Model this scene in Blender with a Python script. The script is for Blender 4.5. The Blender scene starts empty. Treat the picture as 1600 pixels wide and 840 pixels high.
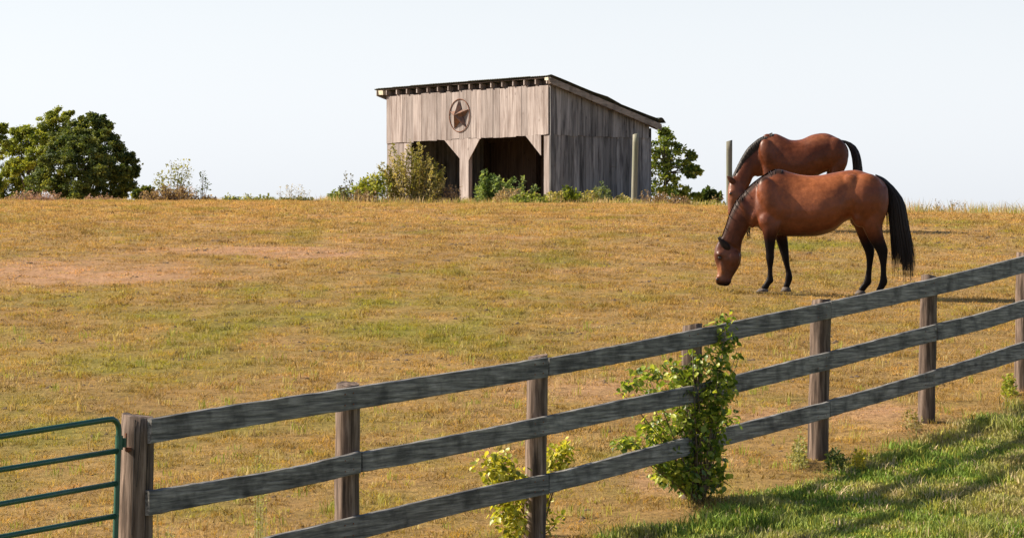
import bpy, bmesh, math, random
import numpy as np
from mathutils import Vector, Matrix

# ------------------------------------------------------------------ camera, sky, sun
sc = bpy.context.scene
col = sc.collection
F = 4800.0                       # focal length in pixels of the 1600 px wide photograph
cam_d = bpy.data.cameras.new("camera"); cam = bpy.data.objects.new("camera", cam_d); col.objects.link(cam)
cam_d.sensor_width = 36.0; cam_d.lens = 36.0 * F / 1600.0
cam_d.clip_start = 0.5; cam_d.clip_end = 8000
cam.location = (0, 0, 0); cam.rotation_euler = (math.radians(90), 0, 0)
sc.camera = cam
SUN_DIR = Vector((0.99, -0.13, 0)).normalized()      # the way the light travels, on the map
SUN_EL = math.radians(36)
world = bpy.data.worlds.new("World"); sc.world = world; world.use_nodes = True
wn = world.node_tree; bg = wn.nodes['Background']
sky = wn.nodes.new('ShaderNodeTexSky'); sky.sky_type = 'NISHITA'; sky.sun_disc = False
sky.sun_elevation = SUN_EL
sky.sun_rotation = math.atan2(-SUN_DIR.x, -SUN_DIR.y)
sky.altitude = 200; sky.air_density = 1.0; sky.dust_density = 2.2; sky.ozone_density = 1.5
# summer haze: towards the horizon, all the way round, the sky pales to white
_tc = wn.nodes.new('ShaderNodeTexCoord'); _sx = wn.nodes.new('ShaderNodeSeparateXYZ'); wn.links.new(_tc.outputs['Generated'], _sx.inputs[0])
_mr = wn.nodes.new('ShaderNodeMapRange'); _mr.interpolation_type = 'SMOOTHSTEP'
for _i, _v in ((1, -.02), (2, .34), (3, 1.0), (4, 0.0)): _mr.inputs[_i].default_value = _v
wn.links.new(_sx.outputs['Z'], _mr.inputs[0])
_bw = wn.nodes.new('ShaderNodeRGBToBW'); wn.links.new(sky.outputs[0], _bw.inputs[0])
_vs = wn.nodes.new('ShaderNodeVectorMath'); _vs.operation = 'MULTIPLY_ADD'; _vs.inputs[1].default_value = (.62, .63, .64); _vs.inputs[2].default_value = (4.55, 4.76, 5.05); wn.links.new(_bw.outputs[0], _vs.inputs[0])
_mx = wn.nodes.new('ShaderNodeMix'); _mx.data_type = 'RGBA'; wn.links.new(_mr.outputs[0], _mx.inputs[0]); wn.links.new(sky.outputs[0], _mx.inputs[6]); wn.links.new(_vs.outputs[0], _mx.inputs[7])
wn.links.new(_mx.outputs[2], bg.inputs[0]); bg.inputs[1].default_value = 0.075
sun_d = bpy.data.lights.new("sun", 'SUN'); sun = bpy.data.objects.new("sun", sun_d); col.objects.link(sun)
sun_d.energy = 5.0; sun_d.angle = math.radians(0.55); sun_d.color = (1.0, 0.88, 0.72)
ld = Vector((SUN_DIR.x * math.cos(SUN_EL), SUN_DIR.y * math.cos(SUN_EL), -math.sin(SUN_EL)))
sun.rotation_euler = ld.to_track_quat('-Z', 'Y').to_euler()
sc.view_settings.view_transform = 'Standard'; sc.view_settings.look = 'None'
sc.view_settings.exposure = 0.93; sc.view_settings.gamma = 1.0

rng = np.random.RandomState(7)
random.seed(11)

# ------------------------------------------------------------------ helpers
def at(px, py, d):
    return Vector(((px - 800) / F * d, d, (420 - py) / F * d))

def link(o, parent=None):
    col.objects.link(o)
    if parent is not None: o.parent = parent
    return o

def tag(o, label=None, cat=None, group=None, kind=None):
    if label: o['label'] = label
    if cat: o['category'] = cat
    if group: o['group'] = group
    if kind: o['kind'] = kind
    return o

def empty(name, loc=(0, 0, 0), rz=0.0, label=None, cat=None, group=None):
    o = bpy.data.objects.new(name, None); o.empty_display_size = .2
    o.location = loc; o.rotation_euler = (0, 0, rz); link(o)
    return tag(o, label, cat, group)

def mesh_np(name, V, tris=None, quads=None, cols=None, smooth=False):
    """fast mesh from numpy arrays"""
    me = bpy.data.meshes.new(name)
    V = np.asarray(V, dtype=np.float32)
    nt = 0 if tris is None else len(tris); nq = 0 if quads is None else len(quads)
    me.vertices.add(len(V)); me.vertices.foreach_set('co', V.ravel())
    idx = []; starts = []
    if nt: idx.append(np.asarray(tris, dtype=np.int32).ravel()); starts.append(np.arange(nt) * 3)
    if nq: idx.append(np.asarray(quads, dtype=np.int32).ravel()); starts.append(nt * 3 + np.arange(nq) * 4)
    idx = np.concatenate(idx); starts = np.concatenate(starts).astype(np.int32)
    me.loops.add(len(idx)); me.loops.foreach_set('vertex_index', idx)
    me.polygons.add(nt + nq); me.polygons.foreach_set('loop_start', starts)
    if smooth: me.polygons.foreach_set('use_smooth', np.ones(nt + nq, dtype=bool))
    if cols is not None:
        a = me.color_attributes.new('lc', 'FLOAT_COLOR', 'POINT')
        c = np.ones((len(V), 4), dtype=np.float32); c[:, :3] = cols
        a.data.foreach_set('color', c.ravel())
    me.update(calc_edges=True)
    return me

def obj(name, me, mat, parent=None):
    o = bpy.data.objects.new(name, me)
    if mat is not None:
        me.materials.clear(); me.materials.append(mat)
    return link(o, parent)

class MB:
    """collects simple solids into one mesh"""
    def __init__(s): s.v = []; s.f = []
    def add(s, v, f):
        n = len(s.v); s.v += [tuple(p) for p in v]; s.f += [tuple(i + n for i in q) for q in f]
    def box(s, c, h, M=None, jit=0):
        v = [Vector((x * h[0], y * h[1], z * h[2])) for x in (-1, 1) for y in (-1, 1) for z in (-1, 1)]
        if M is not None: v = [M @ p for p in v]
        v = [p + Vector(c) + Vector([random.uniform(-jit, jit) for _ in range(3)]) for p in v]
        s.add(v, [(0, 1, 3, 2), (4, 6, 7, 5), (0, 4, 5, 1), (2, 3, 7, 6), (0, 2, 6, 4), (1, 5, 7, 3)])
    def prism(s, poly, axis0, axis1, axis2, o, t):
        """polygon (u,v) in axes 0,1 from point o, thickness t along axis2"""
        o = Vector(o); n = len(poly)
        v = [o + axis0 * u + axis1 * w for u, w in poly] + [o + axis0 * u + axis1 * w + axis2 * t for u, w in poly]
        f = [tuple(range(n))[::-1], tuple(range(n, 2 * n))] + [(i, (i + 1) % n, n + (i + 1) % n, n + i) for i in range(n)]
        s.add(v, f)
    def tube(s, pts, r, n=8, cap=True):
        pts = [Vector(p) for p in pts]; rr = r if isinstance(r, (list, tuple)) else [r] * len(pts)
        v = []; f = []; prev = None
        for i, p in enumerate(pts):
            t = (pts[min(i + 1, len(pts) - 1)] - pts[max(i - 1, 0)]).normalized()
            if prev is None:
                a = t.cross(Vector((0, 0, 1)));
                if a.length < .1: a = t.cross(Vector((1, 0, 0)))
            else: a = prev - t * prev.dot(t)
            a.normalize(); prev = a; b = t.cross(a)
            for k in range(n):
                th = 2 * math.pi * k / n; v.append(p + (a * math.cos(th) + b * math.sin(th)) * rr[i])
        for i in range(len(pts) - 1):
            for k in range(n):
                f.append((i * n + k, i * n + (k + 1) % n, (i + 1) * n + (k + 1) % n, (i + 1) * n + k))
        if cap: f += [tuple(range(n))[::-1], tuple(range((len(pts) - 1) * n, len(pts) * n))]
        s.add(v, f)
    def mesh(s, name, smooth=False):
        me = bpy.data.meshes.new(name); me.from_pydata(s.v, [], s.f)
        if smooth:
            for p in me.polygons: p.use_smooth = len(p.vertices) <= 4
        bm = bmesh.new(); bm.from_mesh(me); bmesh.ops.recalc_face_normals(bm, faces=bm.faces); bm.to_mesh(me); bm.free()
        return me

def _hash(ix, iy, seed):
    h = (ix.astype(np.int64) * 374761393 + iy.astype(np.int64) * 668265263 + seed * 1442695) & 0xffffffff
    h = ((h ^ (h >> 13)) * 1274126177) & 0xffffffff
    return ((h ^ (h >> 16)) & 0xffff) / 65535.0

def vnoise(x, y, seed=0):
    x = np.asarray(x, dtype=float); y = np.asarray(y, dtype=float)
    ix = np.floor(x); iy = np.floor(y); fx = x - ix; fy = y - iy
    fx = fx * fx * (3 - 2 * fx); fy = fy * fy * (3 - 2 * fy)
    a = _hash(ix, iy, seed); b = _hash(ix + 1, iy, seed); c = _hash(ix, iy + 1, seed); d = _hash(ix + 1, iy + 1, seed)
    return (a * (1 - fx) + b * fx) * (1 - fy) + (c * (1 - fx) + d * fx) * fy

def fbm(x, y, seed=0, octv=4):
    s = 0; a = .5; t = 0
    for k in range(octv):
        s = s + a * vnoise(np.asarray(x) * 2 ** k, np.asarray(y) * 2 ** k, seed + k); t += a; a *= .55
    return s / t

def sstep(a, b, x):
    t = np.clip((np.asarray(x, dtype=float) - a) / (b - a), 0, 1); return t * t * (3 - 2 * t)

# ------------------------------------------------------------------ terrain height
PD = np.array([-50, 0, 8, 14, 17, 21, 25, 29, 34, 39, 44, 49, 56, 64, 72, 80, 88, 96, 110, 140, 200, 400, 3000.])
PZ = np.array([-2., -1.7, -2.3, -2.33, -2.15, -1.88, -1.545, -1.12, -.70, -.30, .16, .60, 1.0, 1.33, 1.565, 1.735, 1.845, 1.84, 1.4, -.3, -4, -9, -9])
_h = np.diff(PD); _dl = np.diff(PZ) / _h
_m = np.zeros(len(PD)); _m[0] = _dl[0]; _m[-1] = 0
for i in range(1, len(PD) - 1):
    if _dl[i - 1] * _dl[i] > 0:
        w1 = 2 * _h[i] + _h[i - 1]; w2 = _h[i] + 2 * _h[i - 1]
        _m[i] = (w1 + w2) / (w1 / _dl[i - 1] + w2 / _dl[i])
def ground(x, d):
    x = np.asarray(x, dtype=float); d = np.asarray(d, dtype=float)
    i = np.clip(np.searchsorted(PD, d) - 1, 0, len(PD) - 2)
    h = _h[i]; t = np.clip((d - PD[i]) / h, 0, 1)
    z = (PZ[i] * (1 + 2 * t) * (1 - t) ** 2 + h * _m[i] * t * (1 - t) ** 2 + PZ[i + 1] * t * t * (3 - 2 * t) + h * _m[i + 1] * t * t * (t - 1))
    z = z - .46 * sstep(2, 12, x) * sstep(50, 76, d)
    z = z - .075 * sstep(-6, -2, x) * sstep(58, 74, d)
    z = z - .12 * np.tanh((x - 3.2) / 3.) * sstep(31, 37, d) * (1 - sstep(42, 54, d))
    z = z + (fbm(x / 2.2, d / 2.2, 3, 3) - .5) * .05 * sstep(10, 20, d)
    return z
def gz(x, d): return float(ground(x, d))
def on_ground(px, d, dz=0.0):
    x = (px - 800) / F * d
    return Vector((x, d, gz(x, d) + dz))

# ------------------------------------------------------------------ material helpers
def new_mat(name):
    m = bpy.data.materials.new(name); m.use_nodes = True
    nt = m.node_tree; p = nt.nodes['Principled BSDF']
    return m, nt, p
def N(nt, t, **kw):
    n = nt.nodes.new(t)
    for k, v in kw.items():
        if k in n.inputs: n.inputs[k].default_value = v
        else: setattr(n, k, v)
    return n
def ramp(nt, fac, stops):
    r = nt.nodes.new('ShaderNodeValToRGB'); e = r.color_ramp.elements
    while len(e) < len(stops): e.new(.5)
    for k, (p, c) in enumerate(stops):
        e[k].position = p; e[k].color = (c[0], c[1], c[2], 1) if not isinstance(c, (int, float)) else (c, c, c, 1)
    nt.links.new(fac, r.inputs[0]); return r.outputs[0]
def mix(nt, a, b, fac, mode='MIX'):
    m = nt.nodes.new('ShaderNodeMix'); m.data_type = 'RGBA'; m.blend_type = mode
    for s, v in ((0, fac), (6, a), (7, b)):
        if hasattr(v, 'is_linked') or hasattr(v, 'links'): nt.links.new(v, m.inputs[s])
        elif isinstance(v, (int, float)): m.inputs[s].default_value = v if s == 0 else (v, v, v, 1)
        else: m.inputs[s].default_value = (*v, 1)
    return m.outputs[2]

def wood_mat(name, stops, axis='Z', dark=(.03, .03, .03), dark_amt=.5, streak=26, along=1.2, var=.35, bump=.6, rough=.85):
    m, nt, p = new_mat(name); L = nt.links.new
    tc = N(nt, 'ShaderNodeTexCoord'); oi = N(nt, 'ShaderNodeObjectInfo')
    off = N(nt, 'ShaderNodeVectorMath', operation='SCALE'); off.inputs[0].default_value = (13.1, 7.7, 5.3); L(oi.outputs['Random'], off.inputs['Scale'])
    add = N(nt, 'ShaderNodeVectorMath', operation='ADD'); L(tc.outputs['Object'], add.inputs[0]); L(off.outputs[0], add.inputs[1])
    mp = N(nt, 'ShaderNodeMapping'); L(add.outputs[0], mp.inputs[0])
    s = {'Z': (streak, streak, along), 'X': (along, streak, streak)}[axis]
    mp.inputs['Scale'].default_value = s
    n1 = N(nt, 'ShaderNodeTexNoise', Scale=1.0, Detail=7.0, Roughness=.65); L(mp.outputs[0], n1.inputs['Vector'])
    base = ramp(nt, n1.outputs[0], stops)
    mp2 = N(nt, 'ShaderNodeMapping'); L(add.outputs[0], mp2.inputs[0]); k = 5.0
    mp2.inputs['Scale'].default_value = {'Z': (k * 1.6, k * 1.6, 1.0), 'X': (4.5, k, k)}[axis]
    n2 = N(nt, 'ShaderNodeTexNoise', Scale=1.0, Detail=4.0, Roughness=.6); L(mp2.outputs[0], n2.inputs['Vector'])
    msk = ramp(nt, n2.outputs[0], [(.47, 0.0), (.68, dark_amt)])
    c = mix(nt, base, dark, msk)
    rv = N(nt, 'ShaderNodeMapRange'); rv.inputs[3].default_value = 1 - var; rv.inputs[4].default_value = 1 + var * .6; L(oi.outputs['Random'], rv.inputs[0])
    c2 = N(nt, 'ShaderNodeVectorMath', operation='SCALE'); L(c, c2.inputs[0]); L(rv.outputs[0], c2.inputs['Scale'])
    # knots
    mp3 = N(nt, 'ShaderNodeMapping'); L(add.outputs[0], mp3.inputs[0])
    mp3.inputs['Scale'].default_value = {'Z': (5, 5, 2.2), 'X': (2.2, 5, 5)}[axis]
    vo = N(nt, 'ShaderNodeTexVoronoi', Scale=1.0); L(mp3.outputs[0], vo.inputs['Vector'])
    kn = ramp(nt, vo.outputs['Distance'], [(.05, .75), (.13, 0.0)])
    c3 = mix(nt, c2.outputs[0], (dark[0] * .8, dark[1] * .8, dark[2] * .8), kn)
    L(c3, p.inputs['Base Color']); p.inputs['Roughness'].default_value = rough
    p.inputs['Specular IOR Level'].default_value = .3
    b = N(nt, 'ShaderNodeBump', Strength=bump, Distance=.01); L(n1.outputs[0], b.inputs['Height']); L(b.outputs[0], p.inputs['Normal'])
    return m

def leaf_mat(name, trans=.4, gain=1.0, rough=.55, rnd=None, spec=.35):
    """colour from the 'lc' attribute (or from the object's random number when rnd is a list of stops)"""
    m, nt, p = new_mat(name); L = nt.links.new
    if rnd is None:
        a = N(nt, 'ShaderNodeAttribute', attribute_name='lc'); c = a.outputs['Color']
    else:
        oi = N(nt, 'ShaderNodeObjectInfo'); c = ramp(nt, oi.outputs['Random'], rnd)
    if gain != 1.0: c = mix(nt, c, (gain, gain, gain), 1.0, 'MULTIPLY')
    L(c, p.inputs['Base Color']); p.inputs['Roughness'].default_value = rough; p.inputs['Specular IOR Level'].default_value = spec
    t = N(nt, 'ShaderNodeBsdfTranslucent'); cc = mix(nt, c, (1.25, 1.2, .55), 1.0, 'MULTIPLY'); L(cc, t.inputs[0])
    ms = N(nt, 'ShaderNodeMixShader'); ms.inputs[0].default_value = trans
    L(p.outputs[0], ms.inputs[1]); L(t.outputs[0], ms.inputs[2]); L(ms.outputs[0], nt.nodes['Material Output'].inputs[0])
    return m

def plain_mat(name, c, rough=.6, metal=0, c2=None, scale=8, bump=0, spec=.5):
    m, nt, p = new_mat(name); L = nt.links.new
    tc = N(nt, 'ShaderNodeTexCoord'); n = N(nt, 'ShaderNodeTexNoise', Scale=scale, Detail=5.0, Roughness=.6); L(tc.outputs['Object'], n.inputs['Vector'])
    if c2 is None: c2 = tuple(v * .7 for v in c)
    L(ramp(nt, n.outputs[0], [(.35, c2), (.62, c)]), p.inputs['Base Color'])
    p.inputs['Roughness'].default_value = rough; p.inputs['Metallic'].default_value = metal; p.inputs['Specular IOR Level'].default_value = spec
    if bump:
        b = N(nt, 'ShaderNodeBump', Strength=bump, Distance=.01); L(n.outputs[0], b.inputs['Height']); L(b.outputs[0], p.inputs['Normal'])
    return m

# ------------------------------------------------------------------ ground colour (what grows where)
FENCE_C = 20.52
def fence_side(x, y):
    """metres outward (camera side) of the fence line"""
    return (1.7 * x + FENCE_C - y) / math.hypot(1.7, 1)
BARE = [  # px, py on the photograph's field -> x, d, radii, strength
]
def pxd(px, py):
    # depth on the ground under a pixel by marching
    d = np.arange(17, 76, .1); x = (px - 800) / F * d
    y = 420 - ground(x, d) / d * F
    k = np.argmin(np.abs(y - py)); return x[k], d[k]
def ell(px, py, rx, ry, s):
    x, d = pxd(px, py); _, d2 = pxd(px, py - ry); BARE.append((x, d, rx / F * d, max(abs(d2 - d), .5), s))
for a in [(60, 420, 150, 22, .85), (240, 435, 120, 10, .6), (380, 392, 150, 7, 1.0), (500, 398, 80, 6, .9), (300, 350, 120, 8, .35),
          (700, 370, 220, 8, .4), (1290, 405, 150, 9, .6), (1180, 385, 60, 8, .3), (950, 610, 160, 25, .55), (1200, 650, 120, 30, .6), (1390, 640, 70, 22, .7),
          (760, 700, 90, 20, .5), (470, 590, 60, 8, .4), (1120, 720, 120, 25, .6), (1000, 740, 60, 30, .6), (80, 600, 50, 6, .4), (1500, 440, 160, 8, .35), (650, 335, 500, 8, .35), (150, 428, 300, 30, .18), (450, 402, 280, 22, .18), (820, 385, 300, 16, .15), (1000, 430, 200, 14, .3)]:
    ell(*a)
GREEN = []
for px, py, rx, ry, s in [(1300, 383, 90, 7, 1.1), (1240, 390, 40, 5, .6), (600, 500, 300, 40, .5), (200, 560, 260, 40, .5), (450, 650, 150, 25, .6), (120, 460, 120, 12, .4),
                  (820, 420, 200, 14, .35), (600, 800, 120, 30, .6), (350, 760, 100, 30, .6), (1480, 420, 90, 14, .5), (1100, 450, 100, 14, .4), (60, 690, 80, 30, .5)]:
    x, d = pxd(px, py); _, d2 = pxd(px, py - ry); GREEN.append((x, d, rx / F * d, max(abs(d2 - d), .5), s))

def verge(x, y):
    s = fence_side(x, y) + (fbm(x * 1.6, y * 1.6, 31, 3) - .5) * .55
    return sstep(.12, .40, s)
def ground_masks(x, y):
    bare = np.zeros_like(x, dtype=float); gr = np.zeros_like(x, dtype=float)
    for (cx, cy, rx, ry, s) in BARE: bare += s * np.exp(-(((x - cx) / rx) ** 2 + ((y - cy) / ry) ** 2))
    for (cx, cy, rx, ry, s) in GREEN: gr += s * np.exp(-(((x - cx) / rx) ** 2 + ((y - cy) / ry) ** 2))
    n = fbm(x / 1.1, y / 1.8, 5, 4)
    bare = np.clip((bare * 1.0 + n * 1.1 - .82) * 1.7, 0, 1)
    n2 = fbm(x / .8 + 40, y / 1.4, 9, 4)
    gr = np.clip((gr * .7 + n2 * 1.2 - .62) * 1.6, 0, 1) * (1 - bare * .7)
    return bare, gr
C_DRY = np.array([.395, .252, .092]); C_BARE = np.array([.52, .305, .165]); C_GRN = np.array([.27, .245, .045]); C_VERGE = np.array([.22, .22, .05])
def ground_col(x, y):
    bare, gr = ground_masks(x, y)
    far = sstep(34, 70, y)
    c = C_DRY * (1 - far[..., None]) + np.array([.49, .305, .14]) * far[..., None]
    c = c * (.74 + .5 * fbm(x / .5, y / .8, 17, 3))[..., None]
    c = c * (1 - gr[..., None]) + C_GRN * gr[..., None]
    c = c * (1 - bare[..., None]) + C_BARE * bare[..., None]
    v = verge(x, y)[..., None]
    return c * (1 - v) + C_VERGE * v

def axis_grid(lo, hi, step, outer):
    a = list(np.arange(lo, hi + 1e-6, step)); s = step; p = hi; up = []
    while p < outer: s *= 1.5; p += s; up.append(p)
    s = step; p = lo; dn = []
    while p > -outer: s *= 1.5; p -= s; dn.append(p)
    return np.array(dn[::-1] + a + up)
gx = axis_grid(-15, 17, .2, 3000); gy = axis_grid(15, 98, .22, 3000)
X, Y = np.meshgrid(gx, gy); Zg = ground(X, Y)
V = np.stack([X, Y, Zg], -1).reshape(-1, 3)
nx = len(gx); ny = len(gy)
ii = (np.arange(ny - 1)[:, None] * nx + np.arange(nx - 1)[None, :]).ravel()
quads = np.stack([ii, ii + 1, ii + nx + 1, ii + nx], 1)
GCOL = ground_col(X, Y).reshape(-1, 3)
me = mesh_np('ground', V, quads=quads, cols=GCOL * .72, smooth=True)
gm, nt, p = new_mat('pasture_soil'); L = nt.links.new
at_ = N(nt, 'ShaderNodeAttribute', attribute_name='lc'); geo = N(nt, 'ShaderNodeNewGeometry')
n1 = N(nt, 'ShaderNodeTexNoise', Scale=14.0, Detail=8.0, Roughness=.7); L(geo.outputs['Position'], n1.inputs['Vector'])
n2 = N(nt, 'ShaderNodeTexNoise', Scale=3.0, Detail=6.0, Roughness=.65); L(geo.outputs['Position'], n2.inputs['Vector'])
c = mix(nt, at_.outputs['Color'], ramp(nt, n1.outputs[0], [(.3, (.45, .42, .38)), (.5, (.95, .95, .95)), (.75, (1.25, 1.22, 1.15))]), 1.0, 'MULTIPLY')
c = mix(nt, c, ramp(nt, n2.outputs[0], [(.3, (.75, .78, .7)), (.6, (1.08, 1.05, 1.05))]), 1.0, 'MULTIPLY')
L(c, p.inputs['Base Color']); p.inputs['Roughness'].default_value = .95; p.inputs['Specular IOR Level'].default_value = .15
b = N(nt, 'ShaderNodeBump', Strength=.9, Distance=.04); L(n1.outputs[0], b.inputs['Height']); L(b.outputs[0], p.inputs['Normal'])
o = obj('ground', me, gm); tag(o, kind='structure')

# ------------------------------------------------------------------ grass blades
def blade_mesh(name, P, h, w, cols, lean, rng, seg2=False):
    n = len(P)
    az = rng.uniform(0, 2 * np.pi, n); la = rng.uniform(0, 2 * np.pi, n); lm = np.abs(rng.normal(0, lean, n)) * h
    side = np.stack([np.cos(az), np.sin(az), np.zeros(n)], 1) * (w / 2)[:, None]
    tip = P + np.stack([np.cos(la) * lm, np.sin(la) * lm, h], 1)
    if not seg2:
        V = np.stack([P - side, P + side, tip], 1).reshape(-1, 3)
        T = np.arange(3 * n).reshape(-1, 3)
        return mesh_np(name, V, tris=T, cols=np.repeat(cols, 3, 0))
    mid = P + np.stack([np.cos(la) * lm * .3, np.sin(la) * lm * .3, h * .6], 1)
    V = np.stack([P - side * .8, P + side * .8, mid + side, mid - side, tip], 1).reshape(-1, 3)
    b0 = np.arange(n) * 5
    Q = np.stack([b0, b0 + 1, b0 + 2, b0 + 3], 1); T = np.stack([b0 + 3, b0 + 2, b0 + 4], 1)
    return mesh_np(name, V, tris=T, quads=Q, cols=np.repeat(cols, 5, 0))

def sample_field(n, d0, d1, power=1.0, margin=.19):
    # uniform over the wedge that the camera and a camera a step aside can see
    u = rng.uniform(0, 1, n); d = d0 + (d1 - d0) * u ** power
    x = rng.uniform(-1, 1, n) * (.178 * d + 2.6)
    return x, d
grass_mat = leaf_mat('grass_blades', trans=.35, rough=.8, spec=.12)
NT = 92000; K = 13
tx, ty = sample_field(NT, 16.5, 83, .95)
keep = verge(tx, ty) < .5; tx, ty = tx[keep], ty[keep]
bare, gr = ground_masks(tx, ty)
keep = rng.uniform(0, 1, len(tx)) > bare * .35; tx, ty, bare, gr = tx[keep], ty[keep], bare[keep], gr[keep]
base = ground_col(tx, ty)
hmul = (.35 + 1.5 * np.clip(fbm(tx / .30, ty / .30, 55, 2) * 1.8 - .45, 0, 1)) * (1 - .45 * bare) * (1 + .35 * gr)
br = rng.uniform(.68, 1.28, len(tx)); tint = rng.normal(0, .06, len(tx))
br = br * (.82 + .42 * fbm(tx / .22, ty / .45, 133, 3)); tc = base * br[:, None]; tc[:, 0] *= 1 + tint; tc[:, 2] *= 1 - tint
dk = rng.uniform(0, 1, len(tx)) < .11; tc[dk] *= np.array([.35, .33, .30])
lt = rng.uniform(0, 1, len(tx)) < .06; tc[lt] = tc[lt] * .4 + np.array([.56, .46, .27]) * .6
yl = (rng.uniform(0, 1, len(tx)) < .03 + .10 * gr); tc[yl] = tc[yl] * .4 + np.array([.42, .42, .05]) * .6
ox = np.repeat(tx, K) + rng.normal(0, .035, len(tx) * K) * (1 + np.repeat(ty, K) / 60); oy = np.repeat(ty, K) + rng.normal(0, .035, len(tx) * K)
P = np.stack([ox, oy, ground(ox, oy) + .022 * np.clip(fbm(ox / .16, oy / .16, 91, 2) * 2 - 1, -.2, 1) ], 1)
sz = (.7 + np.repeat(ty, K) / 60)
h = np.repeat(hmul, K) * rng.uniform(.012, .034, len(P)) * (.85 + np.repeat(ty, K) / 170); w = rng.uniform(.0045, .0105, len(P)) * sz
cc = np.repeat(tc, K, 0) * rng.uniform(.8, 1.2, (len(P), 1))
o = obj('pasture_grass', blade_mesh('pasture_grass', P, h, w, cc, 1.3, rng), grass_mat)
tag(o, 'short sunburnt tan and green grazed grass covering the whole pasture', 'grass', kind='stuff')

# dark clods and droppings scattered over the pasture
clod_mat = plain_mat('dry_clod', (.13, .085, .05), .95, c2=(.07, .045, .03), scale=30, bump=.4)
mb = MB(); rc = random.Random(4)
for k in range(900):
    d = 19 + 58 * rc.random() ** .9; px = rc.uniform(-60, 1660); x = (px - 800) / F * d
    if fence_side(x, d) > 0 or rc.random() < (34 - d) / 18: continue
    for q in range(rc.randint(1, 4)):
        r = rc.uniform(.008, .026) * (1 + d / 80); cx = x + rc.gauss(0, .07); cy = d + rc.gauss(0, .07); z = gz(cx, cy)
        ring = [(cx + r * rc.uniform(.7, 1.3) * math.cos(a), cy + r * rc.uniform(.7, 1.3) * math.sin(a), z) for a in [i * math.pi / 3 for i in range(6)]]
        mb.add(ring + [(cx + r * .2, cy, z + r * rc.uniform(.35, .7))], [(i, (i + 1) % 6, 6) for i in range(6)])
o = obj('dirt_clods', mb.mesh('dirt_clods'), clod_mat); tag(o, 'small dark clods and dry droppings scattered over the pasture', 'clods', kind='stuff')

# taller tufts and dry stalks inside the near pasture
n = 1500
x, d = sample_field(n, 17, 34, 1.2); k = verge(x, d) < .4; x, d = x[k], d[k]
K = 12; ox = np.repeat(x, K) + rng.normal(0, .03, len(x) * K); oy = np.repeat(d, K) + rng.normal(0, .03, len(x) * K)
P = np.stack([ox, oy, ground(ox, oy)], 1); h = np.repeat(rng.uniform(.05, .13, len(x)), K) * rng.uniform(.5, 1, len(P)); w = rng.uniform(.004, .008, len(P))
pal = np.array([[.40, .36, .10], [.50, .40, .18], [.30, .33, .07], [.45, .32, .16]]); cc = np.repeat(pal[rng.randint(0, 4, len(x))], K, 0) * rng.uniform(.7, 1.15, (len(P), 1))
o = obj('grass_tufts', blade_mesh('grass_tufts', P, h, w, cc, .45, rng, True), grass_mat)
tag(o, 'taller yellow green grass tufts in the near pasture behind the fence', 'grass tufts', kind='stuff')

# green verge outside the fence
n = 30000
x = rng.uniform(-1.0, 6.6, n); d = rng.uniform(17.5, 32, n)
k = (verge(x, d) > rng.uniform(.3, .9, n)) & (fence_side(x, d) < 4.2); x, d = x[k], d[k]
clump = fbm(x / .35, d / .35, 70, 3); K = 16
ox = np.repeat(x, K) + rng.normal(0, .05, len(x) * K); oy = np.repeat(d, K) + rng.normal(0, .05, len(x) * K)
P = np.stack([ox, oy, ground(ox, oy) - .004], 1)
h = np.repeat(.032 + .085 * np.clip(clump * 2.6 - 1.05, 0, 1) ** 1.5, K) * rng.uniform(.45, 1.25, len(P)); w = rng.uniform(.005, .010, len(P))
dryf = np.clip(fbm(x / .45, d / .6, 81, 3) * 3.2 - 1.3, 0, .9)
gcol = np.array([.175, .265, .04]) * (1 - dryf[:, None]) + np.array([.40, .32, .14]) * dryf[:, None]
gcol = gcol * rng.uniform(.5, 1.4, (len(x), 1)); yy = rng.uniform(0, 1, len(x)) < .2; gcol[yy] = np.array([.36, .36, .06]); yy = rng.uniform(0, 1, len(x)) < .08; gcol[yy] = np.array([.58, .46, .28])
cc = np.repeat(gcol, K, 0) * rng.uniform(.75, 1.25, (len(P), 1))
o = obj('verge_grass', blade_mesh('verge_grass', P, h, w, cc, .55, rng, True), leaf_mat('verge_blades', trans=.18, rough=.7, spec=.2))
tag(o, 'longer lush green grass on the verge outside the fence', 'grass', kind='stuff')
print('grass done', len(P))

# ------------------------------------------------------------------ fence
FA = math.atan2(1.7, 1.0); fdir = Vector((math.cos(FA), math.sin(FA), 0)); fnrm = Vector((-math.sin(FA), math.cos(FA), 0))
fence_wood = wood_mat('fence_board_wood', [(.3, (.045, .045, .045)), (.48, (.160, .153, .142)), (.66, (.34, .325, .30))], 'X', dark=(.035, .034, .033), dark_amt=.72, streak=60, along=3.0, var=.18)
post_wood = wood_mat('fence_post_wood', [(.33, (.03, .02, .014)), (.48, (.115, .078, .056)), (.66, (.30, .22, .17))], 'Z', dark=(.055, .04, .032), dark_amt=.6, streak=30, along=2.0, var=.2)
rust = plain_mat('rust', (.22, .08, .035), .9, c2=(.07, .03, .02), scale=40, bump=.3)

def fd(px, off=0.0): return (FENCE_C + off * math.hypot(1.7, 1)) / (1 - 1.7 * (px - 800) / F)
o1 = at(215, 420, fd(215)); F0 = Vector((o1.x, o1.y, gz(o1.x, o1.y)))
fence = empty('board_fence', F0, FA, 'weathered grey three-board fence on round posts running up the right side of the pasture', 'fence')
def to_local(p): q = p - F0; return Vector((q.dot(fdir), q.dot(fnrm), q.z))

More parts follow.
